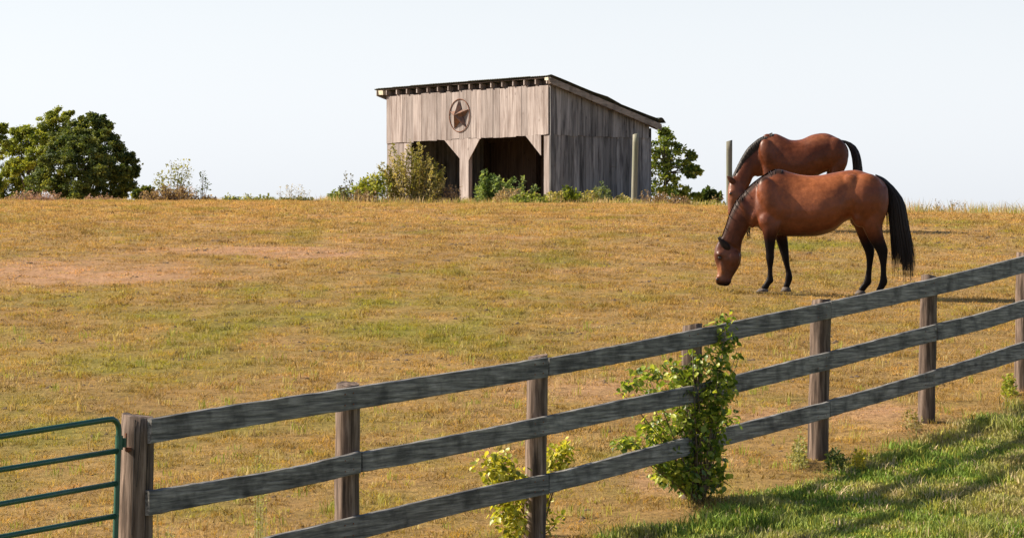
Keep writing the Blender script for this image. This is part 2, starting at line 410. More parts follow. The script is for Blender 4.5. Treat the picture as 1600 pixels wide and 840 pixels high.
def interp(tab, x):
    xs = [t[0] for t in tab]; ys = [t[1] for t in tab]; return float(np.interp(x, xs, ys))
BOARDS = [
 ([(237,654),(326,638),(460,618.7),(543,606),(660,588.7),(760,573),(857,558)], [(237,692.5),(460,653.4),(543,641),(660,622),(760,605),(857,589)]),
 ([(859,559),(960,540.5),(1000,532),(1082,516),(1200,490.8),(1298,471)], [(859,587),(960,569),(1000,560.8),(1082,544.4),(1200,519),(1298,497.5)]),
 ([(1300,470),(1360,458),(1400,447.9),(1450,437),(1530,419),(1600,400),(1720,371)], [(1300,497),(1360,485),(1400,474.6),(1450,464),(1530,446),(1600,426),(1720,396)]),
 ([(233,766),(350,748),(460,730),(564,704.5)], [(233,805),(350,783),(460,762.7),(564,738.5)]),
 ([(566,705.5),(660,689),(760,669),(850,650.7),(960,626.5),(1000,618.3),(1096,600)], [(566,737),(660,721.5),(760,700),(850,681),(960,656),(1000,646.5),(1096,627.5)]),
 ([(1098,599),(1200,573),(1296,549.5),(1360,533.5),(1400,522.5),(1464,506.5)], [(1098,627),(1200,601),(1296,577),(1360,560),(1400,548),(1464,532)]),
 ([(1466,505),(1530,491),(1600,469),(1720,434)], [(1466,531.5),(1530,517),(1600,495),(1720,459)]),
 ([(232,880),(415,840),(460,828),(543,810),(660,782),(760,759),(857,740)], [(232,919),(460,866),(568,841),(660,817),(760,790),(857,771)]),
 ([(859,740),(960,714),(1000,702.5),(1082,681),(1200,650.5),(1296,626.5)], [(859,770),(960,744),(1000,732),(1082,709.6),(1200,677.5),(1296,652.5)]),
 ([(1298,624.5),(1360,608),(1400,596.5),(1460,578.5),(1530,557),(1600,533.6),(1720,498)], [(1298,650.5),(1360,633),(1400,621),(1460,603),(1530,582),(1600,560),(1720,524)]),
]
nail_mat = rust
for bi, (top, bot) in enumerate(BOARDS):
    x0, x1 = top[0][0], top[-1][0]; ns = 40; T = .028; v = []; f = []
    rb = random.Random(bi); off = rb.uniform(-.002, .002)
    for k in range(ns + 1):
        px = x0 + (x1 - x0) * k / ns
        # soften the traced line: average over a small window
        wk = min((x1 - x0) * .10, px - x0, x1 - px)
        w_ = (x1 - x0) * .07
        ty_ = sum(interp(top, min(max(px + q * wk, x0), x1)) for q in (-1, -.5, 0, .5, 1)) / 5; by_ = sum(interp(bot, min(max(px + q * wk, x0), x1)) for q in (-1, -.5, 0, .5, 1)) / 5
        if k in (0, ns): ty_ = interp(top, px); by_ = interp(bot, px)
        a = to_local(at(px, ty_, fd(px))); b_ = to_local(at(px, by_, fd(px)))
        a.z += rb.uniform(-.002, .002); b_.z += rb.uniform(-.002, .002); m_ = (a + b_) / 2
        xx = a.x; cup = .003 * math.sin(k * .7 + bi)
        v += [(xx, off + .002, a.z - .003), (xx, off + cup, a.z - .008), (xx, off + cup, m_.z), (xx, off + cup, b_.z + .006), (xx, off + .003, b_.z), (xx, off + T, b_.z), (xx, off + T, a.z)]
    R = 7
    for k in range(ns):
        for q in range(R):
            f.append((k * R + q, k * R + (q + 1) % R, (k + 1) * R + (q + 1) % R, (k + 1) * R + q))
    f += [tuple(range(R)), tuple(range(ns * R, ns * R + R))[::-1]]
    mb = MB(); mb.add(v, f)
    obj('fence_board', mb.mesh('fence_board'), fence_wood, fence)

POSTS = [  # px of left edge, right edge at top; at bottom; top y; base y
 (189.5, 242, 183, 233, 649, None), (524.5, 563, 519, 559.5, 599, None), (824, 857, 817, 849, 556, None), (1066, 1098, 1064, 1096, 506.5, None),
 (1267, 1298.5, 1261.5, 1293.5, 468.5, None), (1438, 1464.5, 1432, 1460, 431, None), (1588, 1614, 1584, 1610, 396, None), (1722, 1746, 1719, 1743, 366, None)]
post_tops = []
for pi, (l0, r0, l1, r1, ty_, _) in enumerate(POSTS):
    rp = random.Random(50 + pi)
    c0 = (l0 + r0) / 2; rad = (r0 - l0) / 2 / F * fd(c0)
    D = fd(c0, .03 + rad); Pt = at(c0, ty_, D); rad = (r0 - l0) / 2 / F * D
    c1 = (l1 + r1) / 2; D1 = fd(c1, .03 + rad)
    x1 = (c1 - 800) / F * D1; Pb = Vector((x1, D1, gz(x1, D1) - .3)); 
    # the lean is given at ground level; carry it below ground
    Pt_, Pb_ = to_local(Pt), to_local(Pb)
    mb = MB(); n = 18; rings = []; f = []; v = []
    NR = 16
    for k in range(NR + 1):
        t = k / NR; c_ = Pb_.lerp(Pt_, t)
        for a in range(n):
            th = 2 * math.pi * a / n
            rr = rad * (1.04 - .05 * t) * (1 + .04 * math.sin(3 * th + pi * 2 + t * 2) + .03 * math.sin(7 * th + t * 5 + pi) + .02 * math.sin(t * 17 + pi + th) + rp.uniform(-.025, .025))
            z = c_.z
            if k == NR:
                rr *= .93; z += .012 * math.sin(th + pi) + rp.uniform(-.006, .006)
            v.append((c_.x + rr * math.cos(th), c_.y + rr * math.sin(th), z))
    for k in range(NR):
        for a in range(n): f.append((k * n + a, k * n + (a + 1) % n, (k + 1) * n + (a + 1) % n, (k + 1) * n + a))
    f.append(tuple(range(NR * n, NR * n + n)))
    mb.add(v, f); me = mb.mesh('post', True); po = obj('post', me, post_wood, fence)
    post_tops.append((Pt, rad))
    # drying cracks: thin dark slivers let into the post
    if pi == 0:
        po['label'] = 'thick split gate post that carries the green gate'
        crk = MB(); ctop = to_local(at(209, 660, D - rad * .97)); cbot = to_local(at(212, 900, D1 - rad * 1.0))
        tow = to_local(at(800, 420, 0)) ; 
        for (pxa, pya, pxb, pyb, wd) in [(211, 655, 206, 835, .006), (221, 655, 213, 760, .004), (231, 690, 224, 900, .004)]:
            uu = (pxa - c0) / ((r0 - l0) / 2); dd = math.sqrt(max(1 - uu * uu, 0)) * rad
            A = at(pxa, pya, D - dd + .002); uu = (pxb - c0 + 5) / ((r0 - l0) / 2)
            B = at(pxb, pyb, D1 - math.sqrt(max(1 - uu * uu, 0)) * rad + .002)
            crk.tube([to_local(A.lerp(B, t / 8) + Vector((rp.uniform(-.002, .002), 0, 0))) for t in range(9)], [wd * .5 * (.5 + .8 * rp.random()) for _ in range(9)], 5)
        obj('drying_crack', crk.mesh('drying_crack'), plain_mat('crack_dark', (.02, .016, .013), .95), po)
# rusty nails where boards meet the posts
nm = MB(); nm.tube([(0, 0, 0), (0, -.004, 0)], .005, 6); nail_me = nm.mesh('nail'); nail_me.materials.append(rust)
for pi, (l0, r0, l1, r1, ty_, _) in enumerate(POSTS[1:7]):
    c0 = (l0 + r0) / 2 + 3
    for ti, (top, bot) in enumerate(BOARDS):
        if top[0][0] - 3 <= c0 <= top[-1][0] + 3:
            for dx in (-8, 5):
                px = min(max(c0 + dx, top[0][0] + 3), top[-1][0] - 3)
                for fr in (.25, .75):
                    py = interp(top, px) * (1 - fr) + interp(bot, px) * fr
                    q = to_local(at(px, py, fd(px))); q.y -= .001
                    no = bpy.data.objects.new('nail', nail_me); no.location = q; link(no, fence)

# ------------------------------------------------------------------ green tube gate
gate_mat = plain_mat('green_gate_paint', (.012, .085, .05), .38, c2=(.010, .06, .036), scale=20, spec=.5)
def gp(px, py):   # gate plane: 17.0 m at the post, nearer to the left
    d = 17.05 - (185 - px) / 185 * .78
    return at(px, py, d)
G0 = at(183, 900, 17.05); G0.z = gz(G0.x, G0.y)
gate = empty('tube_gate', G0, 0, 'dark green tubular steel farm gate hung on the thick left post', 'gate')
def gl(px, py): return gp(px, py) - G0
XL = -420
def yl(y0, y184): return lambda px: y0 + (y184 - y0) * px / 184
rails = [yl(681.5, 652.5), yl(733.5, 703.5), yl(787, 754), yl(838.5, 804.5), yl(892, 858), yl(946, 910)]
mb = MB(); r = .0165
pts = [gl(px, rails[0](px)) for px in np.linspace(XL, 168, 14)] + [gl(176, 654.3), gl(181.5, 658), gl(184.8, 664), gl(185.8, 673)] + [gl(185.8 - (y - 673) * .033, y) for y in range(690, 912, 20)]
mb.tube(pts, r, 12); obj('gate_frame', mb.mesh('gate_frame', True), gate_mat, gate)
mb = MB(); mb.tube([gl(XL, rails[0](XL)), gl(XL, rails[5](XL))], r, 12); obj('gate_upright', mb.mesh('gate_upright', True), gate_mat, gate)
for rf in rails[1:]:
    mb = MB(); mb.tube([gl(px, rf(px)) for px in np.linspace(XL + 2, 183, 6)], r * .95, 12); obj('gate_rail', mb.mesh('gate_rail', True), gate_mat, gate)
mb = MB(); q = gl(192, 691); mb.box(q, (.019, .012, .026)); mb.tube([gl(186, 680), gl(186, 702)], r * 1.35, 12)
h_ = obj('gate_hinge', mb.mesh('gate_hinge'), gate_mat, gate)
mb = MB(); mb.tube([gl(197, 676), gl(196.5, 700), gl(198, 704), gl(206, 705)], .006, 8); mb.box(gl(201, 701), (.016, .02, .01), jit=.002)
obj('hinge_bolt', mb.mesh('hinge_bolt'), rust, h_)

# ------------------------------------------------------------------ leafy shrubs on the fence
def leaf_shape(seed):
    r = random.Random(seed); v = [(0, 0, 0)]; L_ = 1.0
    xs = [.2, .5, .8]; ws = [.30, .36, .18]
    for x, w in zip(xs, ws):
        b = -.12 * math.sin(x * 2.6) - r.uniform(0, .06)
        v += [(x, -w * r.uniform(.85, 1.15), b + .10), (x, 0, b), (x, w * r.uniform(.85, 1.15), b + .10)]
    v.append((1, r.uniform(-.05, .05), -.22))
    f = [(0, 1, 2), (0, 2, 3), (1, 4, 5, 2), (2, 5, 6, 3), (4, 7, 8, 5), (5, 8, 9, 6), (7, 10, 8), (8, 10, 9)]
    return v, f
LEAF = [leaf_shape(i) for i in range(4)]
def shrub(name, label, cat, base, clumps, leaf_len, stops, n_parts, rs, stem_col=(.16, .11, .06), stem_r=.008):
    """clumps: (centre Vector, radius x, y, z, count)"""
    R = random.Random(rs)
    root = empty(name, base, 0, label, cat)
    lm = leaf_mat(name + '_leaf', trans=.45, rough=.42, rnd=stops, spec=.5); lm2 = leaf_mat(name + '_small_leaf', trans=.45, rough=.42, spec=.5)
    sm = plain_mat(name + '_stem', stem_col, .8)
    mes = []
    for v, f in LEAF:
        m_ = bpy.data.meshes.new('leaf'); m_.from_pydata(v, [], f); m_.materials.append(lm)
        for p_ in m_.polygons: p_.use_smooth = True
        mes.append(m_)
    leaves = []
    st = MB()
    for (c, rx, ry, rz, cnt) in clumps:
        nst = max(2, cnt // 55); tips = []
        for s in range(nst):
            e = c + Vector((R.gauss(0, rx * .6), R.gauss(0, ry * .6), R.gauss(0, rz * .6)))
            b0 = base + Vector((R.gauss(0, .03), R.gauss(0, .03), -.03)); m1 = b0.lerp(e, .5) + Vector((R.gauss(0, .05), R.gauss(0, .05), R.uniform(0, .08)))
            pts = [b0 * (1 - t) ** 2 + m1 * 2 * t * (1 - t) + e * t * t for t in [i / 6 for i in range(7)]]
            st.tube([p_ - base for p_ in pts], [stem_r * (1 - .75 * i / 6) for i in range(7)], 5); tips.append(pts)
        for q in range(cnt):
            if R.random() < .45:
                pts = R.choice(tips); t = R.uniform(.45, 1); i = min(int(t * 6), 5); pp = pts[i].lerp(pts[i + 1], t * 6 - i) + Vector([R.gauss(0, .03) for _ in range(3)])
            else:
                while True:
                    u = Vector([R.uniform(-1, 1) for _ in range(3)])
                    if .25 < u.length < 1: break
                pp = c + Vector((u.x * rx, u.y * ry, u.z * rz)) + Vector([R.gauss(0, .015) for _ in range(3)])
            az = R.uniform(0, 2 * math.pi); M = Matrix.Rotation(az, 4, 'Z') @ Matrix.Rotation(R.uniform(-.1, 1.1), 4, 'Y') @ Matrix.Rotation(R.gauss(0, .5), 4, 'X')
            s_ = leaf_len * R.uniform(.6, 1.25)
            leaves.append((pp - base, M, s_))
    o = obj('stems', st.mesh('stems', True), sm, root)
    # nearest the camera first
    leaves.sort(key=lambda a: a[0].y - a[2] * 2)
    for i, (pp, M, s_) in enumerate(leaves[:n_parts]):
        lo = bpy.data.objects.new('leaf', mes[i % 4]); lo.matrix_local = Matrix.Translation(pp) @ M @ Matrix.Scale(s_, 4); link(lo, root)
    Vv = []; T = []; Q = []; C_ = []
    sp = [(a, np.array(b)) for a, b in stops]
    for i, (pp, M, s_) in enumerate(leaves[n_parts:]):
        v, f = LEAF[i % 4]; n0 = len(Vv); MM = Matrix.Translation(pp) @ M @ Matrix.Scale(s_, 4)
        t = R.random(); c_ = np.array([np.interp(t, [a for a, _ in sp], [b[k] for _, b in sp]) for k in range(3)])
        for p_ in v: Vv.append(tuple(MM @ Vector(p_))); C_.append(c_)
        for q in f: (T if len(q) == 3 else Q).append([k + n0 for k in q])
    if Vv:
        o = obj('inner_leaves', mesh_np('inner_leaves', Vv, tris=T, quads=Q, cols=np.array(C_), smooth=True), lm2, root); o['kind'] = 'stuff'
    return root
def cl(px, py, dd, rx, rz, cnt, ry=.10):
    cnt = int(cnt * 1.9)
    D = fd(px) + dd; s = D / F; return (at(px, py, D), rx * s, ry, rz * s, cnt)
b4 = on_ground(1092, fd(1092) - .05)
shrub('fence_shrub', 'leafy green shrub growing through the fence around the fourth post', 'shrub', b4,
      [cl(1131, 500, -.10, 15, 14, 32, .06), cl(1133, 535, -.12, 20, 24, 70), cl(1140, 548, -.12, 20, 14, 20, .06), cl(1110, 570, -.14, 34, 28, 110), cl(1128, 605, -.20, 24, 30, 90), cl(1112, 640, -.20, 30, 34, 110), cl(1140, 650, -.16, 18, 18, 30),
       cl(1060, 580, .30, 32, 22, 100), cl(1015, 582, .34, 30, 16, 75), cl(985, 603, .36, 20, 12, 40), cl(1040, 610, .30, 34, 16, 70),
       cl(1052, 668, .28, 36, 34, 150), cl(1010, 672, .32, 26, 14, 50), cl(978, 690, .34, 22, 10, 42), cl(1030, 700, .24, 30, 14, 45),
       cl(1120, 690, -.14, 20, 24, 55), cl(1112, 722, -.05, 22, 26, 85), cl(1052, 738, .10, 32, 24, 90), cl(1085, 755, .0, 32, 18, 70), cl(1035, 735, .14, 24, 20, 50), cl(1070, 715, .12, 30, 24, 60), cl(1075, 650, .10, 30, 30, 60), cl(1120, 748, -.05, 16, 16, 30)],
      .052, [(0, (.06, .105, .018)), (.35, (.14, .21, .028)), (.7, (.32, .38, .05)), (1, (.52, .54, .09))], 290, 5)
b3 = on_ground(835, fd(835, .3))
shrub('yellowing_shrub', 'yellow green shrub growing behind the third fence post', 'shrub', b3,
      [cl(765, 730, .36, 22, 22, 60), cl(785, 765, .34, 34, 22, 70), cl(885, 695, .36, 16, 14, 26), cl(875, 720, .34, 22, 18, 40), cl(775, 715, .35, 26, 12, 60), cl(795, 745, .32, 30, 20, 80), cl(870, 705, .35, 26, 20, 70), cl(868, 735, .35, 18, 14, 22), cl(790, 795, .30, 30, 22, 85), cl(800, 825, .25, 26, 16, 50),
       cl(850, 815, .15, 14, 30, 24), cl(868, 800, .15, 14, 14, 12)],
      .048, [(0, (.12, .15, .02)), (.35, (.30, .32, .03)), (.75, (.48, .46, .05)), (1, (.62, .55, .09))], 240, 9)

# ------------------------------------------------------------------ shed
SC = at(858, 420, 84.0); SCz = gz(SC.x, SC.y) - .02
SA = math.atan2(.633, .774)
shed = empty('field_shed', (SC.x, SC.y, SCz), SA, 'grey board run-in shed with two open bays and a single-pitch roof on the crest', 'shed')
WL = 7.36; WD = 3.73; ZL = 3.675 - SCz; ZT = 5.03 - SCz; ZR = 3.97 - SCz; SL = (ZT - ZR) / WD
# local axes: x goes into the shed (its depth), y along the front to the left
front_wood = wood_mat('shed_front_wood', [(.27, (.15, .12, .108)), (.48, (.265, .225, .21)), (.7, (.40, .35, .325))], 'Z', dark=(.14, .105, .09), dark_amt=.75, streak=20, along=.9, var=.24, bump=.5)
side_wood = wood_mat('shed_side_wood', [(.25, (.085, .085, .088)), (.5, (.21, .21, .213)), (.78, (.37, .36, .355))], 'Z', dark=(.045, .045, .048), dark_amt=.85, streak=16, along=.8, var=.42, bump=.5)
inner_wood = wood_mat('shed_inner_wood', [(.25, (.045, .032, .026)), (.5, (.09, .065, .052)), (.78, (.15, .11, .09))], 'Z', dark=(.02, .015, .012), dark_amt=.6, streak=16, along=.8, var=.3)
roof_mat = plain_mat('roof_sheet_metal', (.075, .09, .075), .6, metal=.1, c2=(.035, .045, .038), scale=3)
fascia_mat = wood_mat('fascia_wood', [(.25, (.14, .12, .10)), (.5, (.25, .22, .19)), (.75, (.36, .32, .28))], 'X', dark=(.06, .05, .04), dark_amt=.6, streak=16, along=1.2, var=.1)
rs = random.Random(21)
def board(y0, y1, z0, z1, x, t=.025, plane='front', mat=None, z1b=None, parent=shed, name='wall_board'):
    """vertical board; front: spans y0..y1 at depth x.. ; side: spans x (given as y0..y1) at y = x"""
    mb = MB(); z1b = z1 if z1b is None else z1b; g = .004
    jt = rs.uniform(-.006, .006)
    a = [(y0 + g, z0 + rs.uniform(-.02, .01)), (y1 - g, z0 + rs.uniform(-.02, .01)), (y1 - g, z1b), (y0 + g, z1)]
    if plane == 'front': mb.prism(a, Vector((0, 1, 0)), Vector((0, 0, 1)), Vector((1, 0, 0)), (x + jt, 0, 0), t)
    else: mb.prism(a, Vector((1, 0, 0)), Vector((0, 0, 1)), Vector((0, 1, 0)), (0, x + jt, 0), t)
    return obj(name, mb.mesh(name), mat, parent)
def widths(total, mean, var=.35):
    w = []; s = 0
    while s < total - mean * .4: q = mean * rs.uniform(1 - var, 1 + var); w.append(q); s += q
    k = total / s; return [q * k for q in w]
def xpx(px):  # along the front from the corner
    u = (px - 800) / F; return (SC.x - 84 * u) / (.633 + .774 * u)
# upper front
y = 0
for w in widths(WL, .29):
    board(y, y + w, ZL + rs.uniform(-.015, .01), ZT + rs.uniform(-.03, .02), -.025, mat=front_wood); y += w
# taller single board beside the star
# left lower panel, from the corner to the left bay
yo = xpx(643); y = yo
for w in widths(WL - yo, .28): board(y, y + w, -.2, ZL - .01, -.0, mat=front_wood); y += w
# posts
def beam(c0, c1, h, mat, name='beam', parent=shed):
    c0, c1 = Vector(c0), Vector(c1); d = c1 - c0; q = d.to_track_quat('Z', 'Y').to_matrix()
    mb = MB(); mb.box((c0 + c1) / 2, (h[0], h[1], d.length / 2), q, .004); return obj(name, mb.mesh(name), mat, parent)
yc = (xpx(719) + xpx(733)) / 2
def post_(ya, yb, x=.07, mat=front_wood, z1=ZT - .1, hx=.07):
    mb = MB(); mb.box((x, (ya + yb) / 2, (z1 - .3) / 2), (hx, (yb - ya) / 2, (z1 + .3) / 2), None, .006); return obj('post', mb.mesh('post'), mat, shed)
post_(xpx(733), xpx(719), x=.045, z1=ZL + .02, hx=.065); post_(.003, xpx(849.5), x=.08, z1=ZL - .004, hx=.075); post_(WL - .16, WL - .005, x=.12, z1=ZT - .25)
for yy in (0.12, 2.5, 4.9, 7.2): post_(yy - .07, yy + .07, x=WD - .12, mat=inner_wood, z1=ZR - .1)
# gusset boards under the lintel
def gus(poly, x, name='gusset'):
    mb = MB(); mb.prism(poly, Vector((0, 1, 0)), Vector((0, 0, 1)), Vector((1, 0, 0)), (x, 0, 0), .024); return obj(name, mb.mesh(name), front_wood, shed)
zd = lambda py, a: (420 - py) / F * (84 + .774 * a) - SCz
ya, yb = xpx(695), xpx(719.5); gus([(yb - .0, ZL - .005), (ya, ZL - .005), (yb, zd(248, yb)), ][::-1], -.022)
ya, yb = xpx(751), xpx(733); gus([(ya, ZL - .005), (yb, ZL - .005), (yb, zd(251, yb))], -.022)
ya, yb = xpx(822), xpx(846); gus([(ya, ZL - .005), (yb, ZL - .005), (yb, zd(243, yb))], -.022)
ya = xpx(643); gus([(ya, ZL - .005), (ya, ZL - .5), (ya - .02, ZL - .5), (ya - .02, ZL - .005)], -.02)
# lintel behind the boards, plates
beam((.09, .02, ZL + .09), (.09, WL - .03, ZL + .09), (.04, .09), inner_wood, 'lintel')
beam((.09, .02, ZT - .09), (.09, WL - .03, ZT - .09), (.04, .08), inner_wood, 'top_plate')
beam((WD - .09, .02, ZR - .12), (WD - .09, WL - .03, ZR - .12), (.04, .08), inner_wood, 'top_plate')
# right side wall, lower boards then upper boards lapped over them
zroof = lambda x: ZT - SL * x
x = 0.0
for w in widths(WD, .215, .3): board(x, x + w, -.25, ZL + .01 , -.003, plane='side', mat=side_wood, t=-.022); x += w
x = 0.0
for w in widths(WD - .1, .225, .3): board(x, x + w, ZL - .01 + rs.uniform(-.01, .01), zroof(x) - .0, -.027, plane='side', mat=side_wood, z1b=zroof(x + w) - .0, t=-.022); x += w
# dark lining boards inside the right wall, left wall and back wall
x = 0.01
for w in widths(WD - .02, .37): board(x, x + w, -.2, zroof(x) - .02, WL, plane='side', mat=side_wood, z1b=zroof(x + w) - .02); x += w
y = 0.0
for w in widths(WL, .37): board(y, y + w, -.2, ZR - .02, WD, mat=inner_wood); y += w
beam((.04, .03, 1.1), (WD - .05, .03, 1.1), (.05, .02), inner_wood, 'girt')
# corner board
mb = MB(); mb.box((.05, -.062, (ZT - .3) / 2), (.055, .012, (ZT + .25) / 2), None, .003); obj('corner_board', mb.mesh('corner_board'), side_wood, shed)
# rafters, with tails showing along the front
OV = .30
zr0 = ZT + .01
def rz(x): return zr0 - SL * x
for i in range(16):
    yy = -.02 + i * (WL + .02) / 15.2
    mb = MB(); x0, x1 = -.09, WD + .25; hh = .15
    mb.prism([(x0, rz(x0)), (x1, rz(x1)), (x1, rz(x1) + hh), (x0, rz(x0) + hh)], Vector((1, 0, 0)), Vector((0, 0, 1)), Vector((0, 1, 0)), (0, yy, 0), .045)
    obj('rafter', mb.mesh('rafter'), front_wood if rs.random() < .95 else inner_wood, shed)
# blocking between rafters so no sky shows under the roof
mb = MB(); mb.box((.13, WL / 2, rz(.1) + .073), (.014, WL / 2 - .02, .085)); obj('eave_blocking', mb.mesh('eave_blocking'), inner_wood, shed)
# purlin boards then corrugated sheets
RT = .155
for i in range(8):
    xx = -.06 + i * (WD + .22) / 7
    beam((xx, -.20, rz(xx) + RT + .012), (xx, WL + .32, rz(xx) + RT + .012), (.05, .009), inner_wood, 'purlin')
ns_ = 9; yw = (WL + .66) / ns_
for i in range(ns_):
    ya = -.27 + i * yw; v = []; nc = 24; nr = 9; x0 = -.17 + rs.uniform(-.03, .02); x1 = WD + .24 + rs.uniform(-.03, .03); lift0 = rs.uniform(0, .015)
    for t in range(nr):
        xx = x0 + (x1 - x0) * t / (nr - 1)
        for k in range(nc + 1):
            yy = ya + yw * 1.04 * k / nc
            z = rz(xx) + RT + .034 + .009 * math.sin(k / nc * yw / .076 * 2 * math.pi) + lift0
            e = 1 - min(k / 5, 1)
            if i == 0:   # edge sheet has come loose and lifted along the gable
                z += e * .09 * math.exp(-((xx - 1.75) / .28) ** 2) + e * .03 * abs(math.sin(xx * 5)) ; z += e * .10 * math.exp(-((xx - 3.75) / .20) ** 2)
            if i == ns_ - 1: z -= max(0, k / nc - .8) * .1
            v.append((xx, yy, z))
    f = [(t * (nc + 1) + k, t * (nc + 1) + k + 1, (t + 1) * (nc + 1) + k + 1, (t + 1) * (nc + 1) + k) for t in range(nr - 1) for k in range(nc)]
    mb = MB(); mb.add(v, f); me = mb.mesh('roof_sheet'); ro = obj('roof_sheet', me, roof_mat, shed)
    sd = ro.modifiers.new('t', 'SOLIDIFY'); sd.thickness = .006
# loose curl of sheet at the rear corner
mb = MB(); pts = []
for k in range(7):
    a = k / 6; xx = WD + .02 + .30 * a; pts.append((xx, rz(xx) + RT + .06 + .10 * math.sin(a * math.pi) ))
v = [(x_, -.28, z_) for x_, z_ in pts] + [(x_, .15, z_) for x_, z_ in pts]; f = [(k, k + 1, k + 8, k + 7) for k in range(6)]
mb.add(v, f); ro = obj('roof_sheet', mb.mesh('roof_sheet'), roof_mat, shed); sd = ro.modifiers.new('t', 'SOLIDIFY'); sd.thickness = .012; ro['label'] = 'bent loose roof sheet curling at the rear corner'
# fascia on the gable side and end of the eave
for yy, nm_ in ((-.235, 'fascia'), (WL + .30, 'fascia')):
    mb = MB(); x0, x1 = -.15, WD + .20; mb.prism([(x0, rz(x0) - .03), (x1, rz(x1) - .03), (x1, rz(x1) + .14), (x0, rz(x0) + .14)], Vector((1, 0, 0)), Vector((0, 0, 1)), Vector((0, 1, 0)), (0, yy, 0), .028)
    obj(nm_, mb.mesh(nm_), fascia_mat, shed)
for k in range(6):   # lookouts between wall and fascia
    xx = -.05 + k * (WD + .15) / 5; beam((xx, -.205, rz(xx) + .06), (xx, -.03, rz(xx) + .06), (.02, .06), inner_wood, 'lookout')
pale = plain_mat('pale_fresh_wood', (.62, .56, .42), .8, scale=12)
mb = MB(); mb.box((-.10, WL + .12, rz(-.1) + .07), (.05, .10, .06), None, .01); obj('eave_block', mb.mesh('eave_block'), pale, shed)
mb = MB(); mb.box((-.17, -.13, rz(-.17) + .09), (.03, .08, .04), None, .01); obj('eave_block', mb.mesh('eave_block'), pale, shed)

# barn star hanging on the front
a_s = xpx(720); zs = zd(180.5, a_s)
lx = Vector((math.cos(SA), math.sin(SA), 0)); ly = Vector((-math.sin(SA), math.cos(SA), 0))
Sp = Vector((SC.x, SC.y, SCz)) + ly * a_s + lx * -.035
star = empty('barn_star', (Sp.x, Sp.y, Sp.z + zs), SA, 'rusty raised five-pointed metal star in a thin ring on the shed front', 'star')
R_ = .455; mb = MB(); v = [(-.22, 0, 0)]
for k in range(10):
    a = math.pi / 2 + k * math.pi / 5 + math.radians(3); rr = R_ if k % 2 == 0 else R_ * .40
    v.append((-.012, -rr * math.cos(a), rr * math.sin(a)))
f = [(0, 1 + k, 1 + (k + 1) % 10) for k in range(10)] + [tuple(range(1, 11))]
mb.add(v, f)
rust_star = plain_mat('rusty_star_metal', (.22, .115, .075), .65, metal=.2, c2=(.085, .055, .045), scale=9)
obj('star', mb.mesh('star'), rust_star, star)
mb = MB(); mb.tube([(-.012, R_ * 1.02 * math.cos(t), R_ * 1.02 * math.sin(t)) for t in [i * 2 * math.pi / 40 for i in range(41)]], .012, 6)
obj('ring', mb.mesh('ring', True), rust, star)

# ------------------------------------------------------------------ lone posts
def lone_post(px_t, py_t, px_b, d, rad, label, q=1.0, name='wooden_post'):
    b_ = on_ground(px_b, d, -.05); t_ = at(px_t, py_t, d); mb = MB(); n = 14; v = []; R = random.Random(px_t)
    m = wood_mat(name + '_wood', [(.28, (.17 * q, .17 * q, .11 * q)), (.5, (.29 * q, .28 * q, .215 * q)), (.75, (.42 * q, .40 * q, .33 * q))], 'Z', dark=(.16, .18, .11), dark_amt=.5, streak=22, along=1.2, var=.05)
    for k in range(9):
        c_ = (t_ - b_) * (k / 8)
        for a in range(n):
            rr = rad * (1 + R.uniform(-.03, .03)); v.append((c_.x + rr * math.cos(2 * math.pi * a / n), c_.y + rr * math.sin(2 * math.pi * a / n), c_.z + (.02 * math.cos(2 * math.pi * a / n) if k == 8 else 0)))
    f = [(k * n + a, k * n + (a + 1) % n, (k + 1) * n + (a + 1) % n, (k + 1) * n + a) for k in range(8) for a in range(n)] + [tuple(range(8 * n, 9 * n))]
    mb.add(v, f); o = obj(name, mb.mesh(name, True), m); o.location = b_; return tag(o, label, 'post')
lone_post(993.5, 209, 990.5, 81, .078, 'pale round wooden post standing alone in front of the shed side wall', .80)
lone_post(1139.5, 220, 1139.5, 72, .07, 'greenish round wooden post standing on the crest behind the grazing horses', .48)

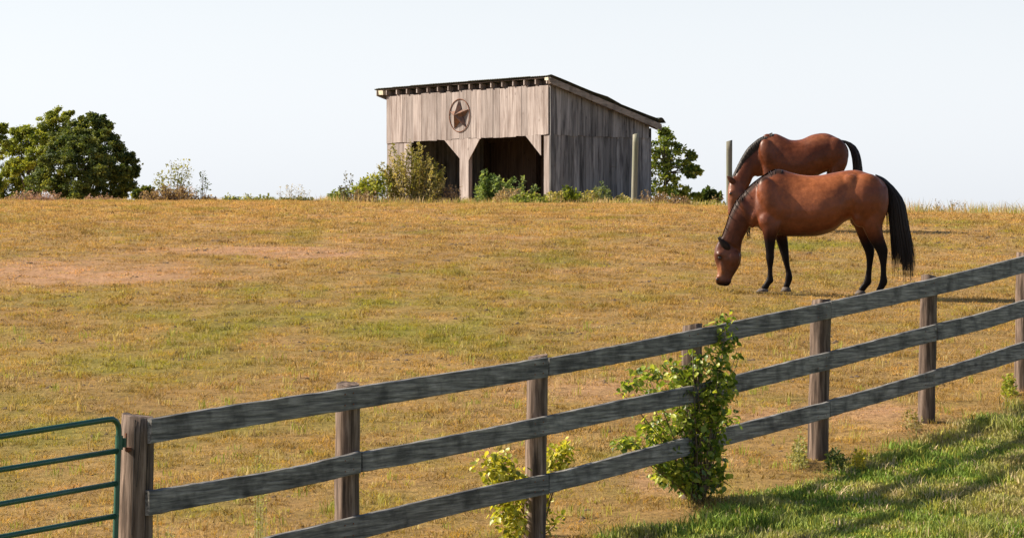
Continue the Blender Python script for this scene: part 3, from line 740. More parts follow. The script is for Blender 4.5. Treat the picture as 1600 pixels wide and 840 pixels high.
# ------------------------------------------------------------------ trees
def tree(name, label, base_px, d, clumps, leaf, cols, rs_, per=1.0, trunk_r=.35, group=None, fork=.45, airy=1.0):
    """clumps: (px, py, depth offset, radius px)"""
    R = np.random.RandomState(rs_); rr = random.Random(rs_)
    b_ = on_ground(base_px, d, -.3)
    root = empty(name, b_, 0, label, 'tree', group)
    s = d / F; mb = MB()
    cs = [(at(px, py, d + dd), r * s) for px, py, dd, r in clumps]
    top = max(c.z for c, _ in cs); cx = sum(c.x for c, _ in cs) / len(cs)
    fk = Vector((b_.x * .6 + cx * .4, d, b_.z + (top - b_.z) * fork))
    mb.tube([Vector((0, 0, 0)), (fk - b_) * .5 + Vector((rr.uniform(-.2, .2), 0, 0)), fk - b_, (Vector((cx, d, top * .85 + fk.z * .15)) - b_)], [trunk_r, trunk_r * .8, trunk_r * .65, trunk_r * .12], 9)
    Vs, Q, C_ = [], [], []
    n0 = 0
    for c, r in cs:
        st = fk.lerp(Vector((fk.x, d, fk.z + (top - fk.z) * .6)), rr.random()) if c.z > fk.z else b_.lerp(fk, rr.uniform(.5, .95))
        m1 = st.lerp(c, .5) + Vector((0, 0, rr.uniform(-.1, .5) * r)); 
        pts = [st * (1 - t) ** 2 + m1 * 2 * t * (1 - t) + c * t * t for t in (0, .25, .5, .75, 1)]
        mb.tube([p_ - b_ for p_ in pts], [trunk_r * .38, trunk_r * .3, trunk_r * .22, trunk_r * .14, trunk_r * .06], 6)
        # sub-clusters on the clump's shell make the outline ragged
        nsub = max(5, int(13 * per))
        sub = R.normal(size=(nsub, 3)); sub /= np.linalg.norm(sub, axis=1)[:, None]; sub *= (r * R.uniform(.35, 1.02, nsub))[:, None]
        sr = r * R.uniform(.22, .42, nsub) * airy
        for si in range(nsub):
            n = int(88 * per)
            q = R.normal(size=(n, 3)); q /= np.linalg.norm(q, axis=1)[:, None]; q *= (sr[si] * np.where(R.uniform(0, 1, n) < .8, R.uniform(.3, 1.1, n) ** .6, R.uniform(.9, 1.7, n)))[:, None]; q[:, 2] *= .65
            ctr = np.array(c - b_) + sub[si] + q
            az = R.uniform(0, 2 * np.pi, n); el = R.normal(-.25, .6, n); L_ = leaf * R.uniform(.6, 1.3, n)
            dx = np.stack([np.cos(az) * np.cos(el), np.sin(az) * np.cos(el), np.sin(el)], 1)
            ro = R.normal(0, .8, n); sd_ = np.stack([-np.sin(az), np.cos(az), np.zeros(n)], 1); up = np.cross(dx, sd_)
            sd2 = sd_ * np.cos(ro)[:, None] + up * np.sin(ro)[:, None]
            a = ctr; b2 = ctr + (dx * .5 + sd2 * .38) * L_[:, None]; c3 = ctr + dx * L_[:, None]; d4 = ctr + (dx * .5 - sd2 * .38) * L_[:, None]
            Vs.append(np.stack([a, b2, c3, d4], 1).reshape(-1, 3)); k = n0 + np.arange(n)[:, None] * 4 + np.arange(4)[None]; Q.append(k); n0 += n * 4
            t = np.clip(R.beta(2, 2) + R.normal(0, .12, n), 0, 1); cc = np.stack([np.interp(t, np.linspace(0, 1, len(cols)), [q_[j] for q_ in cols]) for j in range(3)], 1)
            C_.append(np.repeat(cc, 4, 0))
    obj('trunk', mb.mesh('trunk', True), bark, root)
    obj('crown', mesh_np('crown', np.concatenate(Vs), quads=np.concatenate(Q), cols=np.concatenate(C_)), tree_leaf, root)
    return root
bark = plain_mat('tree_bark', (.10, .08, .06), .9, c2=(.05, .04, .03), scale=6, bump=.4)
tree_leaf = leaf_mat('tree_leaves', trans=.35, rough=.6, spec=.25)
G_DARK = [(.026, .048, .016), (.068, .10, .027), (.145, .175, .040), (.25, .26, .055)]
G_YEL = [(.07, .10, .018), (.17, .21, .03), (.28, .32, .045), (.38, .38, .065)]
tree('broadleaf_tree', 'big dark green broadleaf tree with a rounded crown on the far left skyline', 130, 215,
     [(130, 215, 0, 26), (105, 240, -2, 26), (95, 275, -2, 24), (70, 262, -1, 20), (140, 250, -3, 28), (150, 198, 0, 17), (125, 195, 1, 15), (128, 284, -3, 26), (165, 232, 0, 22), (175, 262, -1, 22), (188, 280, 0, 20), (200, 258, 1, 15),
      (160, 292, -2, 22), (190, 300, 0, 14), (205, 275, 0, 10), (185, 240, 1, 14), (160, 190, 1, 10), (60, 300, -1, 22), (100, 305, -2, 20), (135, 308, -1, 16), (158, 212, -2, 14), (78, 236, 1, 14), (168, 306, 0, 12), (212, 264, 0, 6), (112, 215, 1, 16), (90, 222, 1, 15), (108, 258, -4, 20), (122, 300, -4, 18), (85, 292, -3, 20), (150, 272, -4, 20), (60, 280, 0, 18), (170, 215, 1, 10), (140, 228, -3, 18), (48, 305, -2, 14), (190, 268, -2, 14), (118, 202, 0, 14), (142, 210, 0, 16), (100, 215, -2, 14), (168, 200, 0, 10), (180, 224, 0, 14), (198, 246, 0, 12), (203, 290, 0, 12), (145, 186, 0, 9), (75, 250, -3, 16), (160, 250, -3, 20), (115, 232, -3, 18), (186, 308, 0, 12)],
     .165, G_DARK, 3, 1.3, .3)
tree('broadleaf_tree', 'yellow green taller tree behind the left edge of the dark broadleaf tree', 40, 228,
     [(90, 185, 0, 16), (70, 192, 0, 20), (45, 205, 0, 20), (25, 220, 0, 18), (60, 225, 0, 22), (98, 200, 0, 16), (20, 250, 0, 18), (40, 250, 1, 18), (12, 280, 0, 18), (40, 285, 0, 18), (105, 178, 1, 9), (30, 205, 0, 10), (15, 305, 0, 14), (50, 310, 1, 14), (82, 180, 0, 8), (75, 210, 0, 20), (40, 228, 2, 22), (92, 215, 0, 18), (20, 270, 0, 20), (60, 265, 2, 24), (5, 300, 0, 16), (35, 300, 0, 20), (12, 235, 0, 14), (65, 238, -3, 14), (80, 244, -2, 16), (72, 256, -2, 15), (52, 250, -3, 16), (28, 262, -3, 14), (88, 232, 1, 16), (60, 215, -2, 14)],
     .16, G_YEL, 5, 1.15, .22)
tree('broadleaf_tree', 'yellow green tree cut by the left edge of the picture', -30, 222,
     [(-10, 205, 0, 16), (0, 225, 0, 16), (-30, 215, 0, 22), (-20, 250, 0, 24), (-55, 245, 0, 24), (-10, 285, 0, 18), (-40, 285, 0, 22), (-70, 280, 0, 20), (6, 200, 0, 8), (-45, 310, 0, 18)],
     .16, G_YEL, 6, 1.1, .25)
tree('maple_tree', 'bright green open-crowned tree behind the right end of the shed', 1030, 104,
     [(1030, 225, 0, 18), (1045, 210, 0, 9), (1058, 232, 0, 14), (1020, 250, 0, 18), (1048, 252, 0, 17), (1070, 258, 0, 12), (1082, 246, 0, 6), (1035, 275, 0, 18), (1060, 285, 0, 18), (1080, 270, 0, 8), (1085, 262, 0, 5), (1025, 298, 0, 16), (1050, 305, 0, 16),
      (1068, 300, 0, 12), (1040, 240, 1, 14), (1010, 230, 0, 14), (1005, 270, 0, 16), (1000, 300, 0, 14), (1078, 240, 0, 6), (1036, 205, 0, 8), (1092, 268, 0, 4), (1088, 305, 0, 7), (1072, 310, 0, 9)],
     .11, [(.06, .10, .024), (.14, .20, .04), (.27, .33, .055), (.42, .44, .09)], 12, .6, .10, airy=1.35)
tree('small_tree', 'low dark treetop showing over the crest left of the green post', 1108, 130,
     [(1108, 302, 0, 8), (1118, 308, 0, 7), (1098, 308, 0, 7), (1106, 315, 0, 8), (1090, 316, 0, 6)], .22, [(.03, .06, .018), (.07, .11, .03), (.14, .17, .04)], 15, .6, .1)
tree('small_tree', 'low dark bushy treetop just right of the big left tree', 222, 150,
     [(215, 302, 0, 8), (228, 300, 0, 8), (236, 306, 0, 6), (222, 310, 0, 9)], .22, G_DARK, 16, .7, .1)

# ------------------------------------------------------------------ weeds and bushes on the crest
weed_leaf = leaf_mat('weed_leaves', trans=.35, rough=.7, spec=.2)
stem_mats = {}
def plant(name, label, cat, d, tips, base, bw, n, leaf, rad, cols, rs_, stem=(.22, .16, .09), leaf_from=.15, sr=.008, extra=3, group=None, aspect=.32, taper=.7):
    """tips: (px,py) stem tops; base px; bw px half width at the base"""
    R = np.random.RandomState(rs_); b_ = on_ground(base, d, -.02); root = empty(name, b_, 0, label, cat, group)
    if stem not in stem_mats: stem_mats[stem] = plain_mat('weed_stem', stem, .9)
    mb = MB(); Vs, Q, C_ = [], [], []; n0 = 0; s = d / F
    allt = []
    for (px, py) in tips:
        allt.append((px, py, 0, 1.0))
        for e in range(extra): allt.append((px + R.normal(0, 5), py + abs(R.normal(0, 9)) + 2, R.normal(0, .25), .8))
    for (px, py, dd, sc_) in allt:
        T_ = at(px, py, d + dd); bpx = base + np.clip((px - base) * .55 + R.normal(0, bw * .3), -bw, bw); B_ = on_ground(bpx, d + dd * .6 + R.normal(0, .08), -.03)
        if T_.z < B_.z + .08: T_.z = B_.z + .10
        M_ = B_.lerp(T_, .55) + Vector(((B_.x - T_.x) * .12, 0, (T_.z - B_.z) * .06))
        pts = [B_ * (1 - t) ** 2 + M_ * 2 * t * (1 - t) + T_ * t * t for t in [i / 6 for i in range(7)]]
        mb.tube([p_ - b_ for p_ in pts], [sr * (1 - .8 * i / 6) for i in range(7)], 4)
        if n == 0: continue
        m = max(3, int(n * sc_)); t = leaf_from + (1 - leaf_from) * R.uniform(0, 1, m) ** .8
        A = np.array([np.array(p_ - b_) for p_ in pts]); P_ = np.stack([np.interp(t * 6, range(7), A[:, j]) for j in range(3)], 1)
        ro = rad * (1 - taper * (t - leaf_from) / (1 - leaf_from)) * np.sqrt(R.uniform(0.02, 1, m)); aa = R.uniform(0, 2 * np.pi, m)
        P_ = P_ + np.stack([np.cos(aa) * ro, np.sin(aa) * ro, R.normal(0, .02, m)], 1)
        az = aa + R.normal(0, .6, m); el = R.normal(.35, .6, m); L_ = leaf * R.uniform(.6, 1.35, m)
        dx = np.stack([np.cos(az) * np.cos(el), np.sin(az) * np.cos(el), np.sin(el)], 1); sd_ = np.stack([-np.sin(az), np.cos(az), R.normal(0, .5, m)], 1)
        a = P_; b2 = P_ + dx * .5 * L_[:, None] + sd_ * (aspect * L_)[:, None]; c3 = P_ + dx * L_[:, None]; d4 = P_ + dx * .5 * L_[:, None] - sd_ * (aspect * L_)[:, None]
        Vs.append(np.stack([a, b2, c3, d4], 1).reshape(-1, 3)); Q.append(n0 + np.arange(m)[:, None] * 4 + np.arange(4)[None]); n0 += m * 4
        tt = np.clip(R.beta(1.5, 1.5) + R.normal(0, .15, m), 0, 1); C_.append(np.repeat(np.stack([np.interp(tt, np.linspace(0, 1, len(cols)), [q_[j] for q_ in cols]) for j in range(3)], 1), 4, 0))
    obj('stems', mb.mesh('stems'), stem_mats[stem], root)
    if Vs: obj('foliage', mesh_np('foliage', np.concatenate(Vs), quads=np.concatenate(Q), cols=np.concatenate(C_)), weed_leaf, root)
    return root
def tipsrow(x0, x1, y0, jy, n, seed):
    R = random.Random(seed); return [(x0 + (x1 - x0) * (i + .5) / n + R.uniform(-3, 3), y0 + R.uniform(-jy, jy) + 14 * abs((i + .5) / n - .5) ** 2) for i in range(n)]
TAN = [(.22, .17, .07), (.40, .32, .13), (.52, .42, .20)]
GOLD = [(.13, .14, .035), (.30, .28, .08), (.48, .41, .15), (.58, .48, .24)]
GRN = [(.10, .16, .045), (.20, .28, .085), (.36, .42, .17)]
YG = [(.10, .14, .02), (.25, .30, .04), (.42, .42, .06)]
PINK = [(.28, .16, .12), (.42, .26, .20), (.52, .36, .28)]
BRN = [(.15, .10, .06), (.28, .19, .12), (.40, .29, .18)]
PK = (.36, .22, .17)
plant('dry_brush', 'pinkish dry brush in front of the big tree at far left', 'brush', 76.8, tipsrow(14, 100, 300, 4, 16, 1), 58, 46, 26, .035, .08, PINK, 1, PK, .3, .007, 6)
plant('dry_brush', 'smaller pinkish dry brush under the right half of the big left tree', 'brush', 76.8, tipsrow(132, 186, 306, 4, 9, 2), 160, 30, 24, .035, .08, PINK, 2, PK, .3, .007, 5)
plant('sapling', 'thin yellowing sapling with sparse leaves on the left skyline', 'sapling', 77.8, [(268, 252), (288, 250), (295, 262), (248, 268), (262, 276), (280, 272), (245, 284), (292, 288)], 270, 8, 60, .06, .17, [(.10, .12, .03), (.26, .27, .06), (.40, .38, .12)], 3, (.18, .14, .10), .45, .012, 1, taper=.2)
plant('sapling', 'narrow dark leaved sapling just right of the yellowing sapling', 'sapling', 77.8, [(318, 266), (322, 280), (312, 290)], 314, 5, 30, .055, .09, [(.05, .08, .02), (.13, .16, .05)], 4, (.18, .14, .10), .5, .009, 1, taper=.2)
plant('brown_weeds', 'brown dry weeds around the foot of the yellowing sapling', 'weeds', 76.3, tipsrow(222, 305, 294, 6, 16, 5), 265, 44, 30, .06, .10, BRN, 5, (.25, .17, .12), .2, .006, 6)
plant('brown_weeds', 'small rounded brown weed clump right of the dark sapling', 'weeds', 76.3, tipsrow(312, 338, 304, 4, 6, 6), 325, 14, 24, .05, .08, BRN, 6, (.25, .17, .12), .15, .006, 4)
plant('low_leafy_weeds', 'low pale green leafy weeds along the crest left of the shed', 'weeds', 76.3, tipsrow(345, 425, 307, 4, 12, 7), 388, 44, 14, .08, .08, [(.12, .15, .05), (.26, .28, .10), (.45, .45, .25)], 7, (.25, .2, .12), .2, .006, 3)
plant('dry_stalks', 'wispy pale dry stalks on the skyline between trees and shed', 'weeds', 76.8, tipsrow(432, 488, 292, 7, 16, 8), 460, 28, 5, .04, .05, [(.3, .26, .16), (.5, .44, .32)], 8, (.42, .36, .26), .5, .0045, 2)
plant('low_leafy_weeds', 'dark low weeds at the foot of the wispy stalks', 'weeds', 76.3, tipsrow(440, 490, 309, 3, 8, 9), 465, 26, 16, .07, .08, [(.10, .11, .04), (.22, .2, .08)], 9, (.25, .2, .12), .1, .006, 3)
plant('green_bush', 'small bright green bush at the left end of the shed brush', 'bush', 76.8, tipsrow(516, 545, 298, 4, 7, 10), 532, 16, 50, .07, .13, [(.12, .17, .04), (.25, .30, .08), (.38, .38, .14)], 10, (.2, .16, .08), .1, .007, 4)
plant('weed_stalk', 'tall dark seed stalk standing between the two green bushes', 'weeds', 76.4, [(540, 268), (544, 290), (535, 292)], 540, 4, 40, .06, .07, [(.07, .07, .03), (.18, .16, .08)], 11, (.15, .12, .08), .1, .007, 1)
plant('green_bush', 'yellow green bush with brown lower twigs left of the tall tan shrub', 'bush', 77.2, [(552, 290), (560, 283), (570, 280), (578, 275), (588, 272), (596, 272), (556, 296), (568, 290), (582, 284), (592, 284)], 575, 24, 55, .075, .18, [(.13, .16, .03), (.28, .32, .05), (.46, .44, .08)], 12, (.2, .14, .09), .35, .008, 4)
plant('brown_weeds', 'brown twiggy weeds in front of the yellow green bush', 'weeds', 76.2, tipsrow(548, 590, 299, 4, 9, 13), 568, 22, 28, .05, .09, BRN, 13, (.25, .17, .12), .2, .006, 4)
plant('tall_tan_shrub', 'tall tan and green plumed shrub in front of the left shed bay', 'shrub', 77.8,
      [(597, 254), (592, 262), (613, 224), (606, 262), (620, 248), (628, 240), (641, 219), (636, 236), (654, 222), (650, 238), (668, 241), (662, 252), (680, 254), (694, 260), (688, 270), (645, 255), (625, 262), (672, 266), (656, 262), (610, 270)],
      642, 42, 120, .06, .115, GOLD, 14, (.32, .25, .13), .10, .009, 3, taper=.85)
plant('dry_stalks', 'reddish brown dry stalks between the tan shrub and the middle shed post', 'weeds', 77.8, tipsrow(694, 718, 292, 6, 9, 15), 706, 14, 10, .05, .07, BRN, 15, (.30, .19, .15), .3, .005, 4)
plant('green_weed', 'fresh green leafy weed at the foot of the right shed bay', 'weeds', 78.3, [(757, 266), (764, 276), (771, 273), (778, 276), (752, 286), (760, 285), (770, 290)], 764, 12, 100, .085, .13, GRN, 16, (.15, .18, .07), .1, .008, 3)
plant('green_weed', 'slender green weed stem leaning in the middle of the right shed bay', 'weeds', 78.6, [(803, 276), (796, 282), (790, 286)], 787, 6, 60, .075, .09, GRN, 17, (.15, .18, .07), .3, .007, 1)
plant('green_weed', 'slender green weed nearest the right corner post of the shed', 'weeds', 78.6, [(817, 276), (813, 286), (836, 288)], 816, 8, 50, .07, .08, GRN, 18, (.15, .18, .07), .3, .007, 1)
plant('brown_weeds', 'tan dry weeds across the front of the right shed bay', 'weeds', 77.2, tipsrow(770, 832, 297, 5, 13, 19), 800, 34, 26, .05, .09, [(.26, .19, .10), (.44, .32, .19), (.56, .42, .28)], 19, (.36, .26, .18), .2, .006, 5)
plant('low_leafy_weeds', 'low green weeds spreading before the right shed corner post', 'weeds', 76.4, tipsrow(795, 852, 304, 4, 12, 20), 826, 32, 40, .075, .10, [(.12, .16, .03), (.26, .30, .07), (.40, .40, .12)], 20, (.2, .18, .08), .05, .006, 4)
plant('low_leafy_weeds', 'pale olive weeds between the corner post and the round green weed', 'weeds', 76.8, tipsrow(856, 882, 299, 4, 6, 21), 868, 14, 40, .065, .09, GOLD, 21, (.25, .2, .1), .1, .006, 4)
plant('round_weed', 'round bright green weed with brown tops against the shed side wall', 'weeds', 76.8, [(883, 292), (890, 294), (898, 297), (905, 302), (884, 302), (892, 305)], 892, 12, 90, .075, .11, YG, 22, (.2, .16, .08), .05, .007, 2)
plant('low_leafy_weeds', 'grey green weeds under the middle of the shed side wall', 'weeds', 77.2, tipsrow(908, 935, 301, 5, 6, 23), 922, 15, 36, .06, .09, GOLD, 23, (.25, .2, .14), .1, .006, 4)
plant('green_weed', 'upright grey green weed at the middle of the shed side wall', 'weeds', 77.4, [(940, 284), (946, 292), (932, 292), (952, 300), (926, 297)], 940, 10, 60, .07, .09, [(.08, .12, .05), (.2, .24, .1), (.34, .34, .16)], 24, (.2, .2, .1), .1, .007, 2)
plant('low_leafy_weeds', 'low olive weeds just left of the pale lone post', 'weeds', 77.0, tipsrow(956, 986, 306, 4, 7, 25), 971, 16, 36, .06, .09, GOLD, 25, (.25, .2, .14), .1, .006, 4)
plant('dry_stalks', 'thin dry stalks just right of the pale lone post', 'weeds', 77.4, tipsrow(998, 1016, 301, 6, 6, 26), 1006, 10, 12, .045, .06, BRN, 26, (.34, .26, .2), .4, .005, 3)
plant('brown_weeds', 'brown seed heads below the bright green tree', 'weeds', 76.4, tipsrow(1020, 1042, 304, 5, 6, 27), 1030, 12, 34, .055, .08, BRN, 27, (.3, .2, .14), .2, .006, 4)
plant('brown_weeds', 'reddish brown weeds on the crest right of the bright green tree', 'weeds', 76.0, tipsrow(1050, 1080, 309, 5, 8, 28), 1064, 17, 34, .055, .08, BRN, 28, (.3, .2, .14), .2, .006, 4)
plant('low_leafy_weeds', 'yellow green weeds on the crest just left of the green post', 'weeds', 77.4, tipsrow(1085, 1134, 317, 5, 12, 29), 1110, 26, 40, .065, .09, [(.18, .18, .05), (.34, .31, .1), (.46, .4, .18)], 29, (.3, .25, .14), .1, .006, 4)
plant('dry_stalks', 'thin grey stalks on the skyline left of the green post', 'weeds', 77.6, tipsrow(1112, 1132, 308, 6, 7, 30), 1122, 12, 8, .045, .05, BRN, 30, (.34, .28, .2), .5, .005, 3)
plant('crest_brush', 'olive brown brush on the crest right of the near horse tail', 'brush', 76, tipsrow(1424, 1512, 330, 5, 18, 31), 1466, 48, 44, .065, .10, [(.10, .09, .04), (.24, .20, .08), (.42, .33, .15)], 31, (.28, .22, .14), .1, .006, 5)
plant('dry_stalks', 'tall sparse stalks rising from the olive brown crest brush', 'weeds', 76.2, tipsrow(1426, 1514, 318, 7, 16, 32), 1470, 46, 9, .04, .05, BRN, 32, (.36, .28, .19), .5, .006, 2)
plant('dry_stalks', 'sparse wispy stalks on the skyline toward the right edge', 'weeds', 76.2, tipsrow(1518, 1592, 330, 7, 12, 33), 1555, 40, 8, .04, .05, BRN, 33, (.40, .32, .22), .5, .006, 2)
plant('brown_weeds', 'rusty brown weeds on the crest at the right edge', 'weeds', 76, tipsrow(1588, 1640, 331, 4, 10, 34), 1612, 28, 34, .06, .09, BRN, 34, (.32, .2, .14), .1, .006, 4)

# long dry grass along the crest
n = 5200
px = rng.uniform(-120, 1720, n); dens = np.where((px > 495) & (px < 1140), 1.0, np.where(px > 1400, 1.0, .3)); k = rng.uniform(0, 1, n) < dens; px = px[k]
d = rng.uniform(75.5, 82.5, len(px)); d = np.where((px > 1140), rng.uniform(72, 78, len(px)), d)
x = (px - 800) / F * d; K = 14
ox = np.repeat(x, K) + rng.normal(0, .10, len(x) * K); oy = np.repeat(d, K) + rng.normal(0, .1, len(x) * K)
P = np.stack([ox, oy, ground(ox, oy) - .01], 1)
h = np.repeat((.04 + .22 * rng.uniform(0, 1, len(x)) ** 2.2) * np.where(px < 495, .6, np.where(px > 1400, 2.3, 1)), K) * rng.uniform(.5, 1.1, len(P)); w = rng.uniform(.008, .016, len(P))
pal = np.array([[.52, .38, .18], [.60, .46, .26], [.42, .36, .12], [.28, .30, .09], [.48, .32, .17]]); cc = np.repeat(pal[rng.randint(0, 5, len(x))], K, 0) * rng.uniform(.75, 1.15, (len(P), 1))
o = obj('crest_grass', blade_mesh('crest_grass', P, h, w, cc, .4, rng, True), grass_mat)
tag(o, 'long dry tan grass along the crest in front of the shed', 'grass', kind='stuff')

# small weeds near the fence
plant('fence_weed', 'small pale weed at the left foot of the fifth fence post', 'weeds', 24.75, [(1246, 690), (1252, 682), (1240, 705), (1250, 700)], 1250, 10, 40, .030, .05, [(.16, .18, .05), (.36, .34, .12), (.5, .45, .25)], 41, (.3, .28, .15), .1, .003, 3)
plant('fence_weed', 'dark low weed at the right foot of the fifth fence post', 'weeds', 24.6, [(1303, 704), (1310, 712), (1298, 712)], 1304, 8, 40, .035, .05, [(.03, .05, .015), (.08, .11, .03)], 42, (.1, .1, .05), .1, .003, 3)
plant('fence_weed', 'tiny yellow flowered weed right of the fifth fence post', 'weeds', 24.4, [(1338, 702), (1350, 706), (1345, 712)], 1344, 8, 26, .03, .05, [(.25, .25, .05), (.6, .48, .05)], 43, (.25, .25, .1), .3, .003, 3)
plant('fence_weed', 'sprawling dry weed at the foot of the sixth fence post', 'weeds', 26.5, [(1420, 645), (1426, 640), (1436, 650)], 1432, 8, 22, .03, .05, [(.18, .16, .05), (.36, .3, .12)], 44, (.3, .24, .14), .2, .003, 3)
plant('fence_weed', 'green weed at the left foot of the rightmost fence post', 'weeds', 28.6, [(1570, 592), (1578, 588), (1585, 600)], 1578, 10, 40, .035, .05, YG, 45, (.2, .2, .1), .1, .003, 3)
plant('tall_weed', 'thin tall yellow green weed between the gate post and the second post', 'weeds', 19.2, [(405, 705), (398, 722), (412, 718)], 404, 6, 40, .022, .03, [(.25, .25, .06), (.42, .38, .14)], 46, (.3, .3, .12), .2, .003, 3)
plant('tall_weed', 'wispy weed stalk seen through the fence just right of the gate post', 'weeds', 17.5, [(268, 812), (262, 822), (275, 822)], 268, 6, 14, .022, .03, [(.3, .28, .1), (.45, .4, .2)], 47, (.34, .3, .16), .3, .0025, 3)
# pale flower head by the gate post
Fp = at(246, 793, 17.3); fb = Vector((Fp.x + .004, 17.3, gz(Fp.x, 17.3)))
fl = empty('wild_flower', fb, 0, 'single pale pinkish flower head beside the middle board right of the gate post', 'flower')
mb = MB(); mb.tube([(0, 0, -.01), (.006, 0, (Fp.z - fb.z) * .5), Fp - fb], [.003, .0025, .002], 5); obj('stem', mb.mesh('stem'), stem_mats[(.3, .3, .12)], fl)
mb = MB(); R = random.Random(3)
for k in range(46):
    u = Vector([R.gauss(0, 1) for _ in range(3)]).normalized(); s_ = u.cross(Vector((.3, .2, 1))).normalized() * .006; c_ = Fp - fb
    mb.add([c_ - s_, c_ + s_, c_ + u * .022 + s_ * .8, c_ + u * .022 - s_ * .8], [(0, 1, 2, 3)])
obj('petals', mb.mesh('petals'), plain_mat('petal_pink', (.72, .52, .46), .8, c2=(.6, .4, .36)), fl)

# ------------------------------------------------------------------ horses
def catmull(rows, sub):
    A = np.array(rows, dtype=float); out = []
    for i in range(len(A) - 1):
        p0 = A[max(i - 1, 0)]; p1 = A[i]; p2 = A[i + 1]; p3 = A[min(i + 2, len(A) - 1)]
        for k in range(sub):
            t = k / sub; out.append(.5 * ((2 * p1) + (-p0 + p2) * t + (2 * p0 - 5 * p1 + 4 * p2 - p3) * t * t + (-p0 + 3 * p1 - 3 * p2 + p3) * t ** 3))
    out.append(A[-1]); return np.array(out)
class HorseSpace:
    def __init__(s, ox, oy, k): s.ox, s.oy, s.k = ox, oy, k
    def p(s, px, py, y=0): return Vector(((px - s.ox) * s.k, y, (s.oy - py) * s.k))
def loft(mb, HS, rows, sub=4, n=22, egg=0.0):
    """rows: (Tx,Ty,Bx,By,half width m, y centre m)"""
    S = catmull(rows, sub); v = []; f = []
    for (tx, ty_, bx, by, w, y0) in S:
        T_ = HS.p(tx, ty_); B_ = HS.p(bx, by); c_ = (T_ + B_) / 2; a = (T_ - B_) / 2
        for k in range(n):
            th = 2 * math.pi * k / n; ct = math.cos(th); st = math.sin(th)
            ww = w * (1 - egg * ct)
            q = c_ + a * (abs(ct) ** .92 * (1 if ct > 0 else -1)); v.append((q.x, y0 + ww * (abs(st) ** .9 * (1 if st > 0 else -1)), q.z))
    m = len(S)
    for i in range(m - 1):
        for k in range(n): f.append((i * n + k, i * n + (k + 1) % n, (i + 1) * n + (k + 1) % n, (i + 1) * n + k))
    f += [tuple(range(n))[::-1], tuple(range((m - 1) * n, m * n))]
    mb.add(v, f)
def ellipsoid(mb, c, r, rot=0, n=14, m=9):
    M = Matrix.Rotation(rot, 3, 'Y'); v = []; f = []
    for i in range(1, m):
        ph = math.pi * i / m
        for k in range(n):
            th = 2 * math.pi * k / n; q = M @ Vector((r[0] * math.sin(ph) * math.cos(th), r[1] * math.sin(ph) * math.sin(th), r[2] * math.cos(ph))); v.append(q + c)
    v.append(M @ Vector((0, 0, r[2])) + c); v.append(M @ Vector((0, 0, -r[2])) + c)
    for i in range(m - 2):
        for k in range(n): f.append((i * n + k, (i + 1) * n + k, (i + 1) * n + (k + 1) % n, i * n + (k + 1) % n))
    for k in range(n): f.append((k, (k + 1) % n, len(v) - 2)); f.append(((m - 2) * n + (k + 1) % n, (m - 2) * n + k, len(v) - 1))
    mb.add(v, f)
def union(mb, voxel, smooth, name, torso=None):
    me = mb.mesh('tmp'); o = bpy.data.objects.new('tmp', me); col.objects.link(o)
    r = o.modifiers.new('r', 'REMESH'); r.mode = 'VOXEL'; r.voxel_size = voxel
    s = o.modifiers.new('s', 'SMOOTH'); s.factor = .5; s.iterations = smooth
    if torso:   # the trunk is smoothed further so that muscles melt into each other
        dg = bpy.context.evaluated_depsgraph_get(); me2 = bpy.data.meshes.new_from_object(o.evaluated_get(dg)); bpy.data.objects.remove(o)
        o = bpy.data.objects.new('tmp', me2); col.objects.link(o); g = o.vertex_groups.new(name='t')
        n_ = len(me2.vertices); co = np.empty(n_ * 3); me2.vertices.foreach_get('co', co); co = co.reshape(-1, 3); w_ = torso(co[:, 0], co[:, 2])
        for q in range(1, 11):
            ids = np.nonzero(np.round(w_ * 10) == q)[0]
            if len(ids): g.add([int(i) for i in ids], q / 10, 'REPLACE')
        s = o.modifiers.new('s', 'SMOOTH'); s.factor = .5; s.iterations = 14; s.vertex_group = 't'
    dg = bpy.context.evaluated_depsgraph_get(); out = bpy.data.meshes.new_from_object(o.evaluated_get(dg)); out.name = name
    bpy.data.objects.remove(o)
    for p_ in out.polygons: p_.use_smooth = True
    return out

